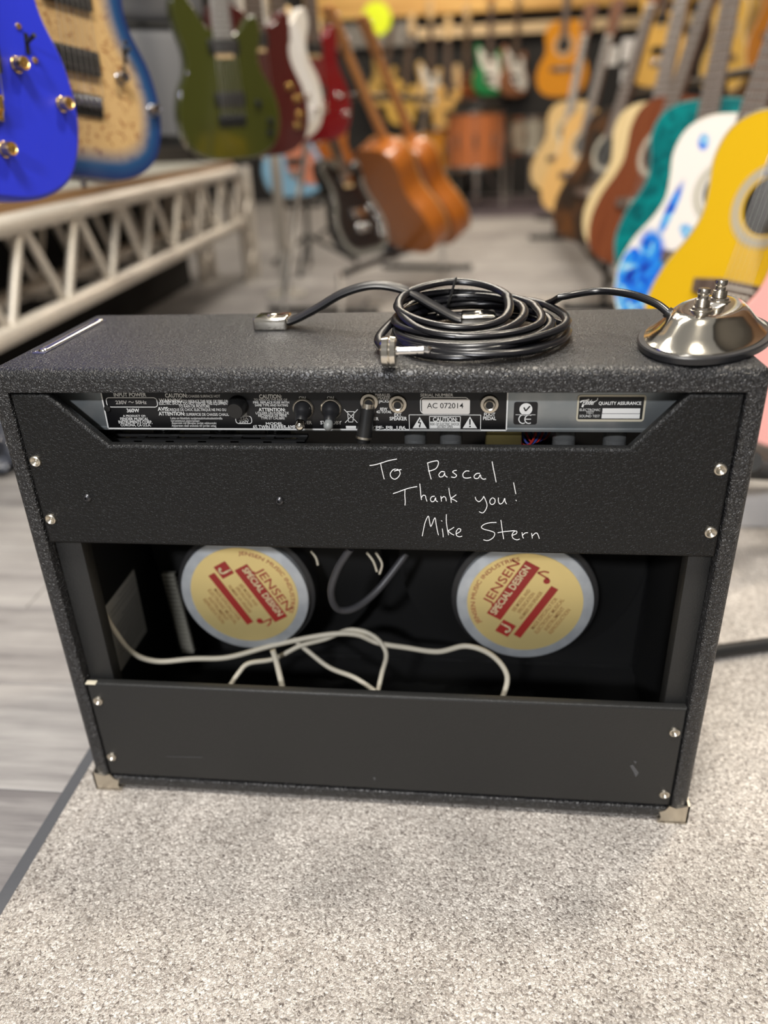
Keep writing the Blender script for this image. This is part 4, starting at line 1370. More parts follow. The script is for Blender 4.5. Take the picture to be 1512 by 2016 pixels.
electric('electric_guitar', 'off-white electric guitar between the maroon and the red ones', (-0.181, 2.157, 0.656), 50.5, 1, -0.7, 1.0, paint('vintage_white', (0.66, 0.62, 0.56), 0.2), pg=mat('pg_white', (0.7, 0.68, 0.66), 0.3), knobs=((0.085, 0.13), (0.115, 0.09)), detail=1, group=GL)
electric('electric_guitar', 'cherry red electric guitar with black pickups, farthest in the left row', (-0.137, 2.52, 0.645), 51.9, 1.4, -1.4, 1.0, paint('cherry', (0.16, 0.004, 0.008), 0.2), kind='s', knobs=((0.10, 0.15), (0.13, 0.09)), detail=1, group=GL)
# hanging rail of the left row with a yoke for each guitar
M_frame = mat('rack_black', (0.02, 0.02, 0.02), 0.45, 0.3)
hr = empty('hanging_rail', (-0.5, 0.3, FZ))
props(hr, 'hanging rail on grey metal posts above the left row of electric guitars', 'rail')
rz = 1.43
hb = B().tube([(-0.53, -0.35, rz), (-0.44, 3.0, rz)], 0.016, 12).obj('rail_tube', M_frame)
rel(hb, hr)
for (x, y) in ((-0.53, -0.35), (-0.44, 3.0)):
    rel(B().cyl((x, y, FZ), (x, y, rz + 0.02), 0.024, None, 14).cyl((x, y, FZ), (x, y, FZ + 0.01), 0.09, None, 24).obj('post', mat('post_aluminium', (0.52, 0.49, 0.44), 0.45, 0.35)), hr)

for (P_, a_, l_, r_, s_) in (((-0.178, 0.369, 0.627), 70.8, 3.4, 9.9, 1.0), ((-0.185, 0.673, 0.632), 63.3, 6.9, 8.6, 1.0), ((-0.209, 1.610, 0.622), 40, 0, -1, 0.88), ((-0.187, 1.86, 0.62), 46.5, 0, -0.5, 1.0), ((-0.181, 2.157, 0.656), 50.5, 1, -0.7, 1.0), ((-0.137, 2.52, 0.645), 51.9, 1.4, -1.4, 1.0)):
    Mf = frame_of(P_, a_, l_, r_, s_)
    q0, q1, q2 = Mf @ Vector((-0.032, 0.785, 0.02)), Mf @ Vector((0, 0.785, -0.045)), Mf @ Vector((0.032, 0.785, 0.02))
    qa, qb = Mf @ Vector((-0.032, 0.785, -0.03)), Mf @ Vector((0.032, 0.785, -0.03))
    xr = -0.53 + 0.09 * (q1.y + 0.35) / 3.35
    rel(B().tube([(xr, q1.y, rz), q1], 0.008, 8).tube([q0, qa, q1, qb, q2], 0.006, 8).obj('hanger_arm', M_frame), hr)

GR = 'acoustic guitars standing in the right row'
m_sb = lambda n, c, c2, s=(90, 5, 40): mat(n, c, 0.3, 0, coat=0.3, noise=(s, c2, 0.35, 0.65, 3))
m_yel = paint('yellow_top', (0.70, 0.43, 0.008), 0.3, 0.4)
acoustic('acoustic_guitar', 'bright yellow acoustic guitar at the right edge of the picture', (0.878, 0.862, 0.214), -51.7, 14.6, 2.2, 1.0, m_yel, paint('yellow_side', (0.62, 0.36, 0.01), 0.3), mat('bind_grey', (0.4, 0.36, 0.25), 0.4), group=GR, boardm=M_greyboard)


def wave_mat():
    m = mat('white_wave', (0.74, 0.71, 0.68), 0.3, 0, coat=0.3)
    nt = m.node_tree
    b = nt.nodes['Principled BSDF']
    L = nt.links.new
    tc = nt.nodes.new('ShaderNodeTexCoord')
    sp = nt.nodes.new('ShaderNodeSeparateXYZ')
    n = nt.nodes.new('ShaderNodeTexNoise')
    n.inputs['Scale'].default_value = 24
    n.inputs['Detail'].default_value = 4
    n.inputs['Distortion'].default_value = 1.2
    rp = nt.nodes.new('ShaderNodeValToRGB')
    e = rp.color_ramp.elements
    e[0].position, e[0].color = 0.36, (0.003, 0.02, 0.30, 1)
    e[1].position, e[1].color = 0.68, (0.55, 0.68, 0.78, 1)
    for p_, c_ in ((0.47, (0.005, 0.13, 0.68)), (0.55, (0.02, 0.28, 0.70)), (0.61, (0.16, 0.46, 0.66))):
        q = e.new(p_)
        q.color = (*c_, 1)
    # painted wave: everything below a wavy line, plus a diagonal crest
    ma = nt.nodes.new('ShaderNodeMath')
    ma.operation = 'MULTIPLY_ADD'
    ma.inputs[1].default_value = 0.13
    lt = nt.nodes.new('ShaderNodeMapRange')
    lt.inputs[1].default_value, lt.inputs[2].default_value = 0.262, 0.25
    L(tc.outputs['Object'], sp.inputs[0])
    L(tc.outputs['Object'], n.inputs['Vector'])
    L(n.outputs[0], rp.inputs[0])
    L(n.outputs[0], ma.inputs[0])
    L(sp.outputs[1], ma.inputs[2])
    L(ma.outputs[0], lt.inputs[0])
    # brush strokes: ellipses at given places
    fac = lt.outputs[0]
    for (x, y, a, rx, ry) in ((-0.085, 0.435, 20, 0.012, 0.018), (-0.112, 0.285, -8, 0.012, 0.062), (-0.13, 0.20, 30, 0.03, 0.04), (-0.05, 0.24, 60, 0.014, 0.03)):
        mp = nt.nodes.new('ShaderNodeMapping')
        mp.vector_type = 'TEXTURE'
        mp.inputs['Location'].default_value = (x, y, 0)
        mp.inputs['Rotation'].default_value = (0, 0, R(a))
        mp.inputs['Scale'].default_value = (rx, ry, 1)
        le = nt.nodes.new('ShaderNodeVectorMath')
        le.operation = 'LENGTH'
        mr = nt.nodes.new('ShaderNodeMapRange')
        mr.inputs[1].default_value, mr.inputs[2].default_value = 1.2, 0.7
        mxm = nt.nodes.new('ShaderNodeMath')
        mxm.operation = 'MAXIMUM'
        L(tc.outputs['Object'], mp.inputs[0])
        L(mp.outputs[0], le.inputs[0])
        L(le.outputs['Value'], mr.inputs[0])
        L(mr.outputs[0], mxm.inputs[0])
        L(fac, mxm.inputs[1])
        fac = mxm.outputs[0]
    mx = nt.nodes.new('ShaderNodeMix')
    mx.data_type = 'RGBA'
    mx.inputs[6].default_value = (0.74, 0.71, 0.68, 1)
    L(fac, mx.inputs[0])
    L(rp.outputs[0], mx.inputs[7])
    L(mx.outputs[2], b.inputs['Base Color'])
    return m


acoustic('acoustic_guitar', 'white acoustic guitar painted with blue waves next to the yellow one', (0.907, 1.227, 0.212), -35, 17.3, 4.8, 1.0, wave_mat(), paint('blue_side', (0.01, 0.08, 0.4), 0.25), M_bone, group=GR)
m_teal = mat('teal_quilt', (0.0, 0.075, 0.085), 0.25, 0, coat=0.5, noise=((26, 26, 26), (0.0, 0.22, 0.22), 0.35, 0.7, 3), dist=1.0)
acoustic('acoustic_guitar', 'teal quilted acoustic guitar between the white and the mahogany brown ones', (0.988, 1.660, 0.246), -33.9, 15.8, -1.3, 1.0, m_teal, paint('teal_side', (0.0, 0.12, 0.13), 0.25), mat('teal_bind', (0.05, 0.25, 0.25), 0.4), group=GR)
acoustic('acoustic_guitar', 'mahogany brown acoustic guitar beside the teal one', (0.893, 1.983, 0.268), -56.4, 18, 0.7, 1.0, m_sb('mahogany_top', (0.13, 0.032, 0.012), (0.19, 0.055, 0.02)), paint('mahogany_side', (0.11, 0.028, 0.012), 0.3), mat('mah_bind', (0.10, 0.03, 0.015), 0.4), group=GR)
acoustic('acoustic_guitar', 'pale spruce-topped acoustic guitar mostly hidden behind the mahogany brown one', (0.965, 2.275, 0.250), -35.6, 14.9, 0.5, 1.0, m_sb('pale_spruce', (0.58, 0.44, 0.22), (0.66, 0.52, 0.29)), paint('brown_side', (0.14, 0.05, 0.02), 0.3), mat('pale_bind', (0.66, 0.52, 0.29), 0.4), group=GR)
m_dsb = mat('tobacco', (0.02, 0.014, 0.01), 0.3, 0, coat=0.3, noise=((9, 9, 9), (0.13, 0.05, 0.015), 0.45, 0.75, 2))
acoustic('acoustic_guitar', 'dark tobacco brown acoustic guitar in the middle of the right row', (0.852, 2.671, 0.247), -50.5, 16.9, 2.5, 1.0, m_dsb, paint('tobacco_side', (0.03, 0.018, 0.012), 0.3), mat('tob_bind', (0.03, 0.02, 0.015), 0.4), group=GR)
m_nat = m_sb('natural_spruce', (0.62, 0.36, 0.12), (0.7, 0.44, 0.17))
acoustic('acoustic_guitar', 'honey natural acoustic guitar standing behind the dark tobacco one', (0.900, 3.75, 0.25), -44.6, 18, 0.1, 1.0, m_nat, paint('honey_side', (0.45, 0.24, 0.07), 0.3), mat('honey_bind', (0.6, 0.4, 0.16), 0.4), group=GR)
acoustic('acoustic_guitar', 'pale natural acoustic guitar, farthest in the right row', (0.910, 4.45, 0.30), -35.7, 15.3, 0.4, 1.0, m_sb('natural_pale', (0.6, 0.40, 0.17), (0.68, 0.48, 0.23)), paint('pale_side', (0.5, 0.32, 0.13), 0.3), mat('pale_bind2', (0.62, 0.45, 0.2), 0.4), group=GR)

# rack that carries the right row
rk = empty('guitar_rack', (1.0, 2.6, FZ))
props(rk, 'long black tube rack under the right row of acoustic guitars', 'rack')
rel(B().tube([(0.90, 0.70, 0.185), (0.92, 4.75, 0.185)], 0.014, 12).obj('lower_rail', M_frame), rk)
rel(B().tube([(1.02, 0.85, 0.185), (1.06, 4.85, 0.185)], 0.014, 12).obj('lower_rail', M_frame), rk)
rel(B().tube([(1.26, 0.95, 0.80), (1.30, 4.85, 0.80)], 0.014, 12).obj('upper_rail', M_frame), rk)
for y in (1.12, 2.62, 4.75):
    fz = 0.0145 if y < 2.8 else FZ + 0.0145
    rel(B().tube([(0.80, y - 0.05, fz), (1.5, y - 0.05, fz)], 0.014, 12).sphere((0.80, y - 0.05, fz + 0.003), 0.0175).sphere((1.5, y - 0.05, fz + 0.003), 0.0175).obj('foot', M_frame), rk)
    rel(B().tube([(0.95, y - 0.05, fz), (0.95, y - 0.05, 0.185)], 0.012, 10).tube([(1.42, y - 0.05, fz), (1.29, y - 0.05, 0.80)], 0.012, 10).obj('upright', M_frame), rk)

# pink guitar on its own stand, right behind the amplifier
electric('electric_guitar', 'shell pink electric guitar on a black stand right beside the amplifier', (0.935, 0.533, 0.215), -40, 12.8, 0.5, 1.0, paint('shell_pink', (0.86, 0.42, 0.38), 0.25), pg=mat('pg_mint', (0.7, 0.7, 0.6), 0.3), knobs=((0.085, 0.13),), detail=0)
gs = empty('guitar_stand', (0.95, 0.5, 0))
props(gs, 'black tubular stand with padded yoke under the pink guitar', 'stand')
rel(B().tube(spline([(0.84, 0.46, 0.235), (0.86, 0.50, 0.205), (0.93, 0.54, 0.190), (1.0, 0.575, 0.205), (1.03, 0.55, 0.235)], 6), 0.016, 10).obj('yoke', mat('foam_black', (0.02, 0.02, 0.02), 0.9)), gs)
rel(B().tube([(0.985, 0.63, 0.012), (0.99, 0.63, 0.75)], 0.011, 10).tube([(0.935, 0.545, 0.19), (0.985, 0.63, 0.17)], 0.010, 10).obj('mast', M_frame), gs)
rel(B().tube([(p.x, p.y, 0.0105) for p in spline([Vector(q) for q in ((0.775, 0.298), (0.93, 0.342), (1.10, 0.391), (1.19, 0.44), (1.20, 0.55), (1.12, 0.63), (0.975, 0.63))], 6)], 0.010, 10).obj('base_tube', M_frame), gs)
pl = B().box((0.87, 0.70, 0), (1.45, 0.95, 0.085), 0.006).obj('display_plinth', mat('pale_grey_paint', (0.55, 0.54, 0.53), 0.5))
props(pl, 'low pale grey plinth on the carpet under the yellow guitar', 'plinth')

# ------------------------------------------------------------------ truss shelf on the left
M_alu = mat('aluminium', (0.60, 0.56, 0.50), 0.42, 0.35, noise=((25, 25, 25), (0.66, 0.61, 0.54), 0.35, 0.65, 3))
tr = empty('truss', (-0.7, 1.6, FZ))
props(tr, 'silver aluminium lattice truss carrying the shelf on the left', 'truss')
TZ0, TZ1 = 0.285, 0.515
fx = lambda y: -0.605 - 0.035 * y
TY0, TY1 = -0.3, 3.35
TWD = 0.24
for z in (TZ0, TZ1):
    for dx in (0, -TWD):
        rel(B().tube([(fx(TY0) + dx, TY0, z), (fx(TY1) + dx, TY1, z)], 0.025, 14).obj('chord', M_alu), tr)
npan = 12
for dx in (0, -TWD):
    for i in range(npan):
        ya, yb = TY0 + (TY1 - TY0) * i / npan, TY0 + (TY1 - TY0) * (i + 1) / npan
        ym = (ya + yb) / 2
        rel(B().cyl((fx(ya) + dx, ya, TZ1), (fx(ym) + dx, ym, TZ0), 0.0125, None, 10).obj('lattice_bar', M_alu), tr)
        rel(B().cyl((fx(ym) + dx, ym, TZ0), (fx(yb) + dx, yb, TZ1), 0.0125, None, 10).obj('lattice_bar', M_alu), tr)
for i in range(npan + 1):
    y = TY0 + (TY1 - TY0) * i / npan
    for z in (TZ0, TZ1):
        rel(B().cyl((fx(y), y, z), (fx(y) - TWD, y, z), 0.010, None, 8).obj('cross_bar', M_alu), tr)
for y in (TY0 + 0.03, TY1 + 0.02):
    for dx in (0, -TWD):
        for dy in (0, 0.16):
            rel(B().cyl((fx(y) + dx, y + dy, FZ), (fx(y) + dx, y + dy, TZ1 + 0.02), 0.022, None, 12).obj('column_tube', M_alu), tr)
        for i in range(4):
            z0, z1 = FZ + 0.03 + i * 0.12, FZ + 0.03 + (i + 1) * 0.12
            rel(B().cyl((fx(y) + dx, y + (0.16 if i % 2 else 0), z0), (fx(y) + dx, y + (0 if i % 2 else 0.16), z1), 0.010, None, 8).obj('lattice_bar', M_alu), tr)
sh = empty('shelf', (-0.9, 1.5, TZ1 + 0.025))
props(sh, 'grey shelf with brown wooden edge lying on the truss', 'shelf')
bm = bmesh.new()
q = [(fx(TY0) - 0.02, TY0), (fx(TY1) - 0.02, TY1), (-1.9, TY1), (-1.9, TY0)]
b = B()
b.prism(q, 0.022, Matrix.Translation((0, 0, TZ1 + 0.026)))
rel(b.obj('shelf_board', mat('shelf_grey', (0.34, 0.33, 0.29), 0.5), smooth=False), sh)
b = B()
b.prism([(fx(TY0) - 0.004, TY0), (fx(TY1) - 0.004, TY1), (fx(TY1) - 0.02, TY1), (fx(TY0) - 0.02, TY0)], 0.024, Matrix.Translation((0, 0, TZ1 + 0.025)))
rel(b.obj('edge_strip', mat('brown_edge', (0.26, 0.15, 0.07), 0.5), smooth=False), sh)
pod = B().box((-2.5, -0.4, FZ), (-1.0, 3.3, 0.50), 0.01).obj('stage_skirt', mat('black_cloth', (0.006, 0.006, 0.006), 0.95))
props(pod, 'black cloth skirted podium behind the truss', 'podium')
# grey gig bag standing on the shelf
gb = empty('gig_bag', (-0.472, 1.82, 0.655))
props(gb, 'grey padded gig bag hanging between the burl and the olive guitars', 'bag')
b = B().box((-0.17, -0.06, 0.0), (0.17, 0.06, 0.30), 0.03, 3)
b.obj('lower_bag', mat('grey_fabric', (0.16, 0.16, 0.165), 0.8), gb)
B().box((-0.15, -0.055, 0.305), (0.15, 0.055, 0.70), 0.04, 3).obj('upper_bag', mat('grey_fabric2', (0.11, 0.11, 0.115), 0.8), gb)
B().box((-0.16, -0.058, 0.296), (0.16, 0.058, 0.309), 0.004).obj('seam', M_plastic, gb)
B().box((-0.172, -0.064, 0.0), (0.172, 0.062, 0.035), 0.008).obj('base_pad', M_plastic, gb)
B().tube(spline([(-0.03, 0, 0.69), (-0.028, 0, 0.76), (0.0, 0.0, 0.80), (0.028, 0, 0.76), (0.03, 0, 0.69)], 6), 0.006, 8).obj('hang_loop', M_plastic, gb)
gb.rotation_euler = (0, 0, R(40))
# crumpled plastic on the floor at the left
bm = bmesh.new()
bmesh.ops.create_icosphere(bm, subdivisions=4, radius=0.11)
for v in bm.verts:
    n = v.co.normalized()
    k = 1 + 0.22 * math.sin(9 * n.x + 4 * n.y) * math.cos(7 * n.z + 5 * n.x) + 0.12 * math.sin(23 * n.y + 11 * n.z) + 0.07 * math.sin(41 * n.x + 31 * n.z)
    v.co = Vector((v.co.x * k, v.co.y * k, max(v.co.z * k * 0.6, -0.05)))
pb_ = link('plastic_bag', mesh(bm), mat('smoky_plastic', (0.10, 0.11, 0.14), 0.12, 0.0, coat=1.0))
pb_.location = (-0.70, 1.0, FZ + 0.05)
props(pb_, 'crumpled dark plastic bag on the floor left of the amplifier', 'plastic bag')

# ------------------------------------------------------------------ middle of the shop
GM = 'orange brown acoustic guitars on the centre stand'
m_mg = m_sb('amber_mahogany', (0.34, 0.10, 0.012), (0.44, 0.15, 0.02))
acoustic('acoustic_guitar', 'orange brown acoustic guitar leaning on the centre stand, nearer of the pair', (0.222, 3.08, 0.218), 134, 29, -0.3, 1.0, m_mg, paint('amber_side', (0.36, 0.105, 0.012), 0.3, 0.3), mat('amber_bind', (0.5, 0.3, 0.12), 0.4), group=GM, neckm=mat('amber_neck', (0.4, 0.17, 0.05), 0.4))
acoustic('acoustic_guitar', 'orange brown acoustic guitar leaning on the centre stand, farther of the pair', (0.312, 3.38, 0.215), 134, 29, -0.3, 1.0, m_mg, paint('amber_side', (0.36, 0.105, 0.012), 0.3, 0.3), mat('amber_bind', (0.5, 0.3, 0.12), 0.4), group=GM, neckm=mat('amber_neck', (0.4, 0.17, 0.05), 0.4))
electric('electric_guitar', 'black electric guitar with chrome hardware on the centre stand', (0.02, 2.62, 0.225), 62, 22, 0, 1.0, paint('black_gloss', (0.006, 0.006, 0.007), 0.1, 1.0), kind='s', pickm=M_chromeb, knobs=((0.09, 0.18), (0.12, 0.14), (0.125, 0.10), (0.11, 0.07)), detail=0, topm=burst('chrome_edge', (0.22, 0.22, 0.2), (0.02, 0.02, 0.02), (0.006, 0.006, 0.007), (0.01, 0.01, 0.012)))
electric('electric_guitar', 'light blue electric guitar behind the end of the truss', (-0.486, 3.62, 0.377), 27.1, 7.9, -0.5, 1.0, paint('sonic_blue', (0.20, 0.40, 0.58), 0.3), knobs=((0.1, 0.15),), pg=mat('pg_coral', (0.55, 0.2, 0.12), 0.3), detail=0)
electric('electric_guitar', 'sunburst electric guitar beyond the light blue one', (-0.44, 4.62, 0.33), 40, 8, 0, 1.0, paint('burst_orange', (0.32, 0.09, 0.015), 0.2), kind='s', detail=0)
cs = empty('guitar_stand', (0.1, 3.0, FZ))
props(cs, 'black multi-guitar floor stand in the centre aisle', 'stand')
rel(B().tube([(-0.08, 2.50, 0.17), (0.30, 3.60, 0.17)], 0.013, 10).obj('lower_rail', M_frame), cs)
rel(B().tube([(-0.18, 2.62, 0.80), (0.19, 3.70, 0.80)], 0.013, 10).obj('upper_rail', M_frame), cs)
for (x, y, e_) in ((-0.08, 2.51, 0.006), (0.29, 3.59, 0.0)):
    rel(B().tube([(x + 0.12, y, FZ + e_ + 0.014), (x - 0.35, y + 0.1, FZ + e_ + 0.014)], 0.013, 10).sphere((x + 0.12, y, FZ + e_ + 0.0165), 0.016).obj('foot', M_frame), cs)
    rel(B().tube([(x - 0.02, y, FZ + 0.014), (x - 0.02, y, 0.17)], 0.012, 10).tube([(x - 0.28, y + 0.08, FZ + 0.014), (x - 0.10, y + 0.1, 0.80)], 0.012, 10).obj('upright', M_chromeb), cs)
for (nm, lab, x, y, h) in (('electric_stand', 'black stand holding the light blue guitar', -0.47, 3.70, 0.36), ('electric_stand', 'black stand holding the sunburst guitar', -0.42, 4.70, 0.31)):
    st = empty('guitar_stand', (x, y, FZ))
    props(st, lab, 'stand')
    B().tube([(-0.10, -0.06, h - 0.01), (-0.08, -0.02, h - 0.03), (0.08, 0.03, h - 0.03), (0.10, -0.02, h - 0.01)], 0.012, 8).obj('yoke', M_frame, st)
    B().cyl((0, 0.02, 0.02), (0, 0.10, 0.85), 0.011, None, 8).obj('mast', M_frame, st)
    for a in (30, 150, 270):
        B().cyl((0, 0.03, 0.18), (0.28 * math.cos(R(a)), 0.28 * math.sin(R(a)) + 0.03, 0.011), 0.010, None, 8).obj('leg', M_frame, st)

nc = empty('instrument_case', (-0.13, 4.35, FZ))
props(nc, 'dark navy instrument case on the floor behind the centre stand', 'case')
B().box((-0.17, -0.12, 0.008), (0.17, 0.12, 0.20), 0.02, 3).obj('case_body', mat('navy_case', (0.008, 0.010, 0.02), 0.5), nc)
B().box((-0.172, -0.122, 0.135), (0.172, 0.122, 0.142), 0.002).obj('case_trim', M_chromeb, nc)
B().tube([(-0.05, -0.12, 0.12), (-0.05, -0.145, 0.11), (0.05, -0.145, 0.11), (0.05, -0.12, 0.12)], 0.006, 8).obj('case_handle', M_plastic, nc)
for x in (-0.14, 0.14):
    for y in (-0.09, 0.09):
        B().cyl((x, y, 0), (x, y, 0.012), 0.015, None, 12).obj('foot', M_rubber, nc)

# ------------------------------------------------------------------ drums on a dark mat
mt = B().box((-0.35, 6.08, FZ), (1.25, 8.0, FZ + 0.008), 0.002).obj('drum_mat', mat('plum_mat', (0.085, 0.065, 0.075), 0.95))
props(mt, 'dark plum mat under the drums at the end of the aisle', 'mat')
M_copper = paint('copper_shell', (0.62, 0.20, 0.07), 0.25)


def drum(name, label, c, r, h, axis, shellm, nl=8, legs=True):
    d = empty(name, c)
    props(d, label, 'drum', 'drums at the end of the aisle')
    A = Vector(axis).normalized()
    Q = A.to_track_quat('Z', 'Y').to_matrix().to_4x4()
    B().lathe([(r, 0), (r, h), (r - 0.006, h), (r - 0.006, 0), (r, 0)], (0, 0, 0), 40, A).obj('shell', shellm, d)
    for z in (0, h):
        B().lathe([(r + 0.002, z - 0.014), (r + 0.012, z - 0.014), (r + 0.013, z + 0.014), (r + 0.002, z + 0.016), (r + 0.002, z - 0.014)], (0, 0, 0), 40, A).obj('hoop', M_chromeb, d)
        B().lathe([(0, z + 0.004), (r, z + 0.004), (r, z - 0.004), (0, z - 0.004)], (0, 0, 0), 32, A).obj('drum_head', mat('head_white', (0.75, 0.73, 0.7), 0.5), d)
    lm = B().cyl((0, 0, -0.05), (0, 0, 0.05), 0.017, None, 10).cyl((0, 0, -h / 2 + 0.0), (0, 0, h / 2 - 0.0), 0.004, None, 6)
    lme = mesh(lm.bm)
    for i in range(nl):
        a = 2 * PI * (i + 0.5) / nl
        l = link('lug', lme, M_chromeb, d)
        l.matrix_local = Q @ Matrix.Translation(((r + 0.012) * math.cos(a), (r + 0.012) * math.sin(a), h / 2))
    if legs:
        zb = c[2] - FZ - 0.020
        for a in (90, 210, 330):
            x, y = (r + 0.02) * math.cos(R(a)), (r + 0.02) * math.sin(R(a))
            B().cyl((x, y, h * 0.4), (x * 1.1, y * 1.1, -zb + 0.004), 0.010, None, 8).obj('leg', M_chromeb, d)
    return d


drum('floor_tom', 'copper coloured floor tom with chrome lugs on the dark mat', (0.43, 6.75, 0.34), 0.235, 0.42, (0, 0, 1), M_copper, 10)
drum('rack_tom', 'amber orange tom drum left of the copper floor tom', (0.08, 7.3, 0.30), 0.19, 0.34, (0, 0, 1), paint('amber_shell', (0.62, 0.24, 0.012), 0.3), 8)
drum('snare_drum', 'chrome snare drum with pale shell at the right of the copper tom', (0.93, 6.9, 0.44), 0.20, 0.26, (0, 0, 1), mat('pale_shell', (0.5, 0.46, 0.36), 0.3, 0.4), 8)
th = empty('drum_throne', (0.45, 7.45, FZ + 0.008))
props(th, 'round black drum stool behind the copper tom', 'stool')
B().lathe([(0, 0.76), (0.20, 0.76), (0.23, 0.79), (0.23, 0.85), (0.20, 0.87), (0, 0.872)], n=32).obj('seat', mat('seat_black', (0.015, 0.015, 0.016), 0.35), th)
B().cyl((0, 0, 0.2), (0, 0, 0.77), 0.02, None, 12).obj('post', M_chromeb, th)
for a in (30, 150, 270):
    B().cyl((0, 0, 0.35), (0.30 * math.cos(R(a)), 0.30 * math.sin(R(a)), 0.012), 0.012, None, 8).obj('leg', M_chromeb, th)

# ------------------------------------------------------------------ guitars on the back wall
GBW = 'guitars hanging on the back wall'
yw = 8.05


def hang(label, x, zb, col, kind='e', psi=0, y=yw, sc=1.0, pg=None, det=0, roll=0, lean=0, name='electric_guitar', **k):
    cm = paint('w_%03d' % len(MATS), col, 0.25)
    if kind == 'a':
        o = acoustic('acoustic_guitar', label, (x, y - 0.0, zb), psi, lean, roll, sc, cm, cm, detail=det, group=GBW, **k)
    else:
        o = electric('electric_guitar', label, (x, y, zb), psi, lean, roll, sc, cm, kind=kind, pg=pg, detail=det, knobs=((0.09, 0.14), (0.12, 0.09)), group=GBW, **k)
    return o


pgw = mat('pg_bright', (0.75, 0.73, 0.68), 0.3)
blond = (0.62, 0.40, 0.12)
hang('blond electric guitar on the back wall, leftmost under the round yellow sign', -0.52, 0.86, blond, 'e', 35, roll=12)
hang('blond electric guitar hanging low beside the leftmost blond one', -0.30, 0.68, (0.66, 0.42, 0.10), 's', 40, roll=10, y=7.75)
hang('pale ash electric guitar with white pickguard on the back wall', -0.02, 0.80, (0.66, 0.45, 0.19), 'e', 30, pg=pgw)
hang('amber electric guitar above the amber tom', 0.16, 0.62, (0.66, 0.40, 0.13), 's', -20, y=7.75)
hang('reddish brown electric guitar left of the green one', 0.33, 0.75, (0.30, 0.085, 0.03), 'e', 40)
hang('green electric guitar with white pickguard on the back wall', 0.55, 0.92, (0.02, 0.22, 0.07), 'e', 15, pg=pgw, neckm=mat('orange_neck', (0.6, 0.28, 0.06), 0.4))
hang('brown electric guitar with white pickguard right of the green one', 0.80, 0.90, (0.28, 0.12, 0.06), 'e', 30, pg=pgw)
hang('bright orange sunburst electric guitar low behind the copper tom', 0.24, 0.24, (0.62, 0.24, 0.01), 's', 10, y=7.9)
# stand-alone display post with the orange acoustic
acoustic('acoustic_guitar', 'orange gloss acoustic guitar hanging high before the black wall', (1.02, 5.65, 0.83), -18, 2, 0, 0.92, paint('orange_gloss', (0.68, 0.27, 0.02), 0.12, 1.0), paint('orange_side', (0.5, 0.18, 0.015), 0.2), mat('orange_bind', (0.6, 0.25, 0.03), 0.3), detail=0)
dp = empty('display_post', (1.06, 5.90, FZ))
props(dp, 'slim black display post carrying the orange acoustic guitar', 'post')
B().cyl((0, 0, 0), (0, 0, 1.75), 0.018, None, 12).obj('pole', M_frame, dp)
B().cyl((0, 0, 0), (0, 0, 0.012), 0.16, None, 28).obj('base', M_frame, dp)
B().tube([(0, 0, 1.62), (-0.03, -0.21, 1.62)], 0.010, 8).tube([(-0.06, -0.24, 1.62), (0.0, -0.22, 1.62)], 0.010, 8).obj('yoke', M_frame, dp)
# hooks on the wall
for (x, z, w_, l_) in ((-0.43, 1.61, 'leftmost blond', 0.1), (0.55, 1.69, 'green', 0.1), (0.80, 1.67, 'brown', 0.1), (-0.02, 1.57, 'pale ash', 0.1), (-0.22, 1.43, 'low blond', 0.38), (0.16, 1.39, 'amber', 0.38), (0.33, 1.52, 'reddish brown', 0.1)):
    hk = empty('wall_hook', (x, 8.15, z))
    props(hk, 'black wall hook holding the %s electric guitar' % w_, 'hook', 'guitar hooks on the back wall')
    B().tube([(0, 0.045, 0), (0, -l_, 0)], 0.007, 8).tube([(-0.03, -l_ - 0.03, 0.012), (-0.028, -l_, 0), (0.028, -l_, 0), (0.03, -l_ - 0.03, 0.012)], 0.007, 8).obj('prong', M_frame, hk)
    B().box((-0.02, 0.04, -0.04), (0.02, 0.048, 0.04), 0.002).obj('plate', M_frame, hk)
sg = empty('round_sign', (-0.5, 7.72, 1.57))
props(sg, 'round neon yellow sign hanging under the pine board', 'sign')
B().lathe([(0, -0.006), (0.135, -0.006), (0.137, 0), (0.135, 0.006), (0, 0.006)], n=40, axis=(0.1, -1, 0)).obj('disc', mat('neon_yellow', (0.68, 0.82, 0.0), 0.5), sg)
B().tube([(0, 0, 0.13), (0, 0.2, 0.42), (0, 0.47, 0.42)], 0.004, 6).obj('cord', M_frame, sg)

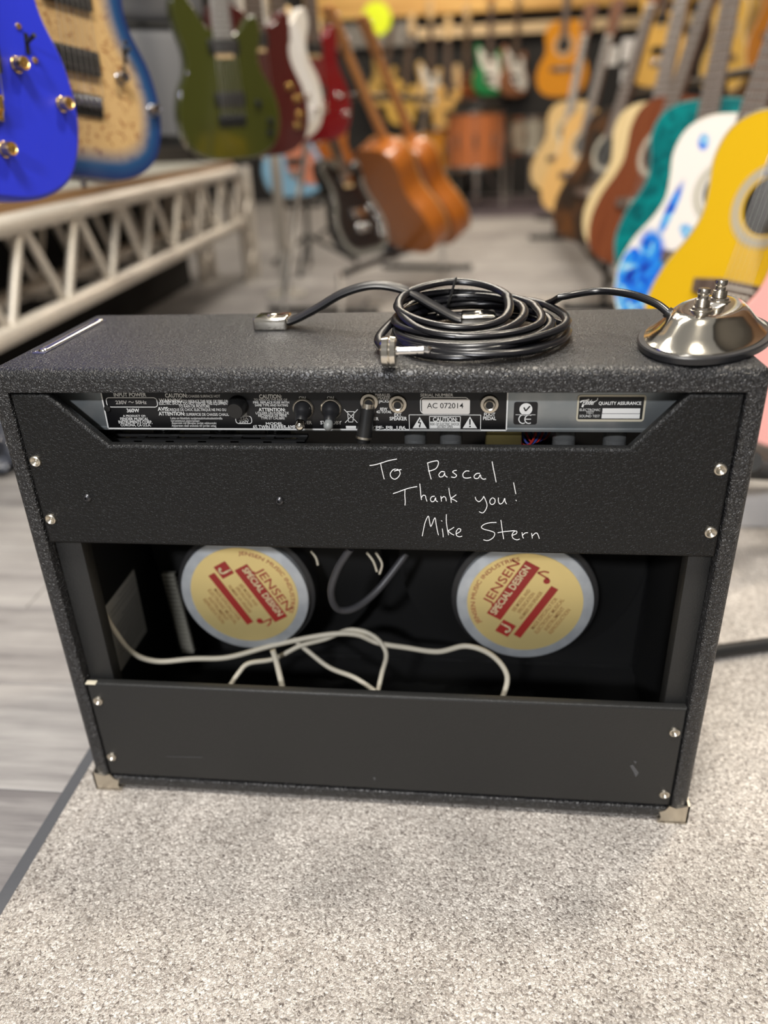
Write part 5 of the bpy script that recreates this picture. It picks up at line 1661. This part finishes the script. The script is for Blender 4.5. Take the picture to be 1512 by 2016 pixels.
# right wall display: acoustics hanging behind the right row
rw = B().box((2.17, 1.6, FZ), (2.24, 6.4, 2.3), 0.004).obj('display_wall', mat('walnut_panel', (0.09, 0.045, 0.02), 0.6, noise=((8, 2, 1), (0.14, 0.07, 0.03), 0.3, 0.7, 4)), smooth=False)
props(rw, 'dark walnut display panel behind the right row of guitars', 'display panel')
GRW = 'guitars hanging on the walnut display panel'
for (lab, y, z, c, s) in (('amber acoustic guitar on the walnut panel, nearest the front', 2.15, 0.62, (0.30, 0.12, 0.015), 1.0),
                          ('deep orange acoustic guitar on the walnut panel', 2.75, 0.78, (0.28, 0.08, 0.012), 1.0),
                          ('reddish acoustic guitar on the walnut panel', 3.4, 0.72, (0.16, 0.04, 0.012), 1.0),
                          ('orange acoustic guitar high on the walnut panel', 4.1, 0.85, (0.40, 0.15, 0.02), 1.0),
                          ('honey yellow acoustic guitar on the walnut panel, farthest back', 5.0, 0.80, (0.68, 0.42, 0.10), 1.0)):
    cm = paint('r_%03d' % len(MATS), c, 0.25)
    acoustic('acoustic_guitar', lab, (1.93, y, z), -62, 0, 0, s, cm, cm, detail=0, group=GRW)
    h2 = B().tube([(2.172, y + 0.02, z + 0.86), (1.95, y, z + 0.86)], 0.008, 8).obj('wall_hook', M_frame)
    props(h2, 'black hook above the ' + lab.split(' on the')[0].split(' high')[0], 'hook', 'hooks on the walnut panel')
electric('electric_guitar', 'cream electric guitar hanging above the necks of the right row', (1.42, 1.95, 0.86), -50, 0, 4, 1.0, paint('cream_gloss', (0.60, 0.55, 0.38), 0.25), detail=0)
electric('electric_guitar', 'honey coloured electric guitar hanging behind the natural acoustics', (1.35, 4.1, 0.82), -45, 0, 2, 1.0, paint('honey_gloss', (0.72, 0.42, 0.10), 0.25), detail=0)
fr = empty('hanging_rail', (1.42, 3.0, FZ))
props(fr, 'black overhead rail behind the right row of guitars', 'rail')
B().tube([(0.04, -1.2, 1.72), (0.04, 1.6, 1.72)], 0.014, 10).obj('rail_tube', M_frame, fr)
for y in (-1.15, 1.55):
    e_ = -FZ if y < 0 else 0
    B().cyl((0.04, y, e_), (0.04, y, 1.72), 0.016, None, 10).cyl((0.04, y, e_), (0.04, y, e_ + 0.012), 0.12, None, 24).obj('post', M_frame, fr)
for (lab, p, w_, h_) in (('white price card left of the pair among the right necks', (1.1752,4.4698,0.9929), 0.075, 0.095), ('white price card right of the pair among the right necks', (1.2636,4.4362,1.0160), 0.075, 0.11), ('small grey-white price card below the pair', (1.2013,4.0749,0.8748), 0.05, 0.07)):
    cd = empty('price_card', p)
    props(cd, lab, 'price card')
    B().box((-w_ / 2, -0.001, -h_ / 2), (w_ / 2, 0.001, h_ / 2)).obj('card', mat('card_white', (0.78, 0.77, 0.75), 0.6), cd, False)
    B().tube([(0, 0, h_ / 2 - 0.006), (0.01, 0.02, h_ / 2 + 0.3)], 0.0012, 6).obj('string', M_frame, cd)
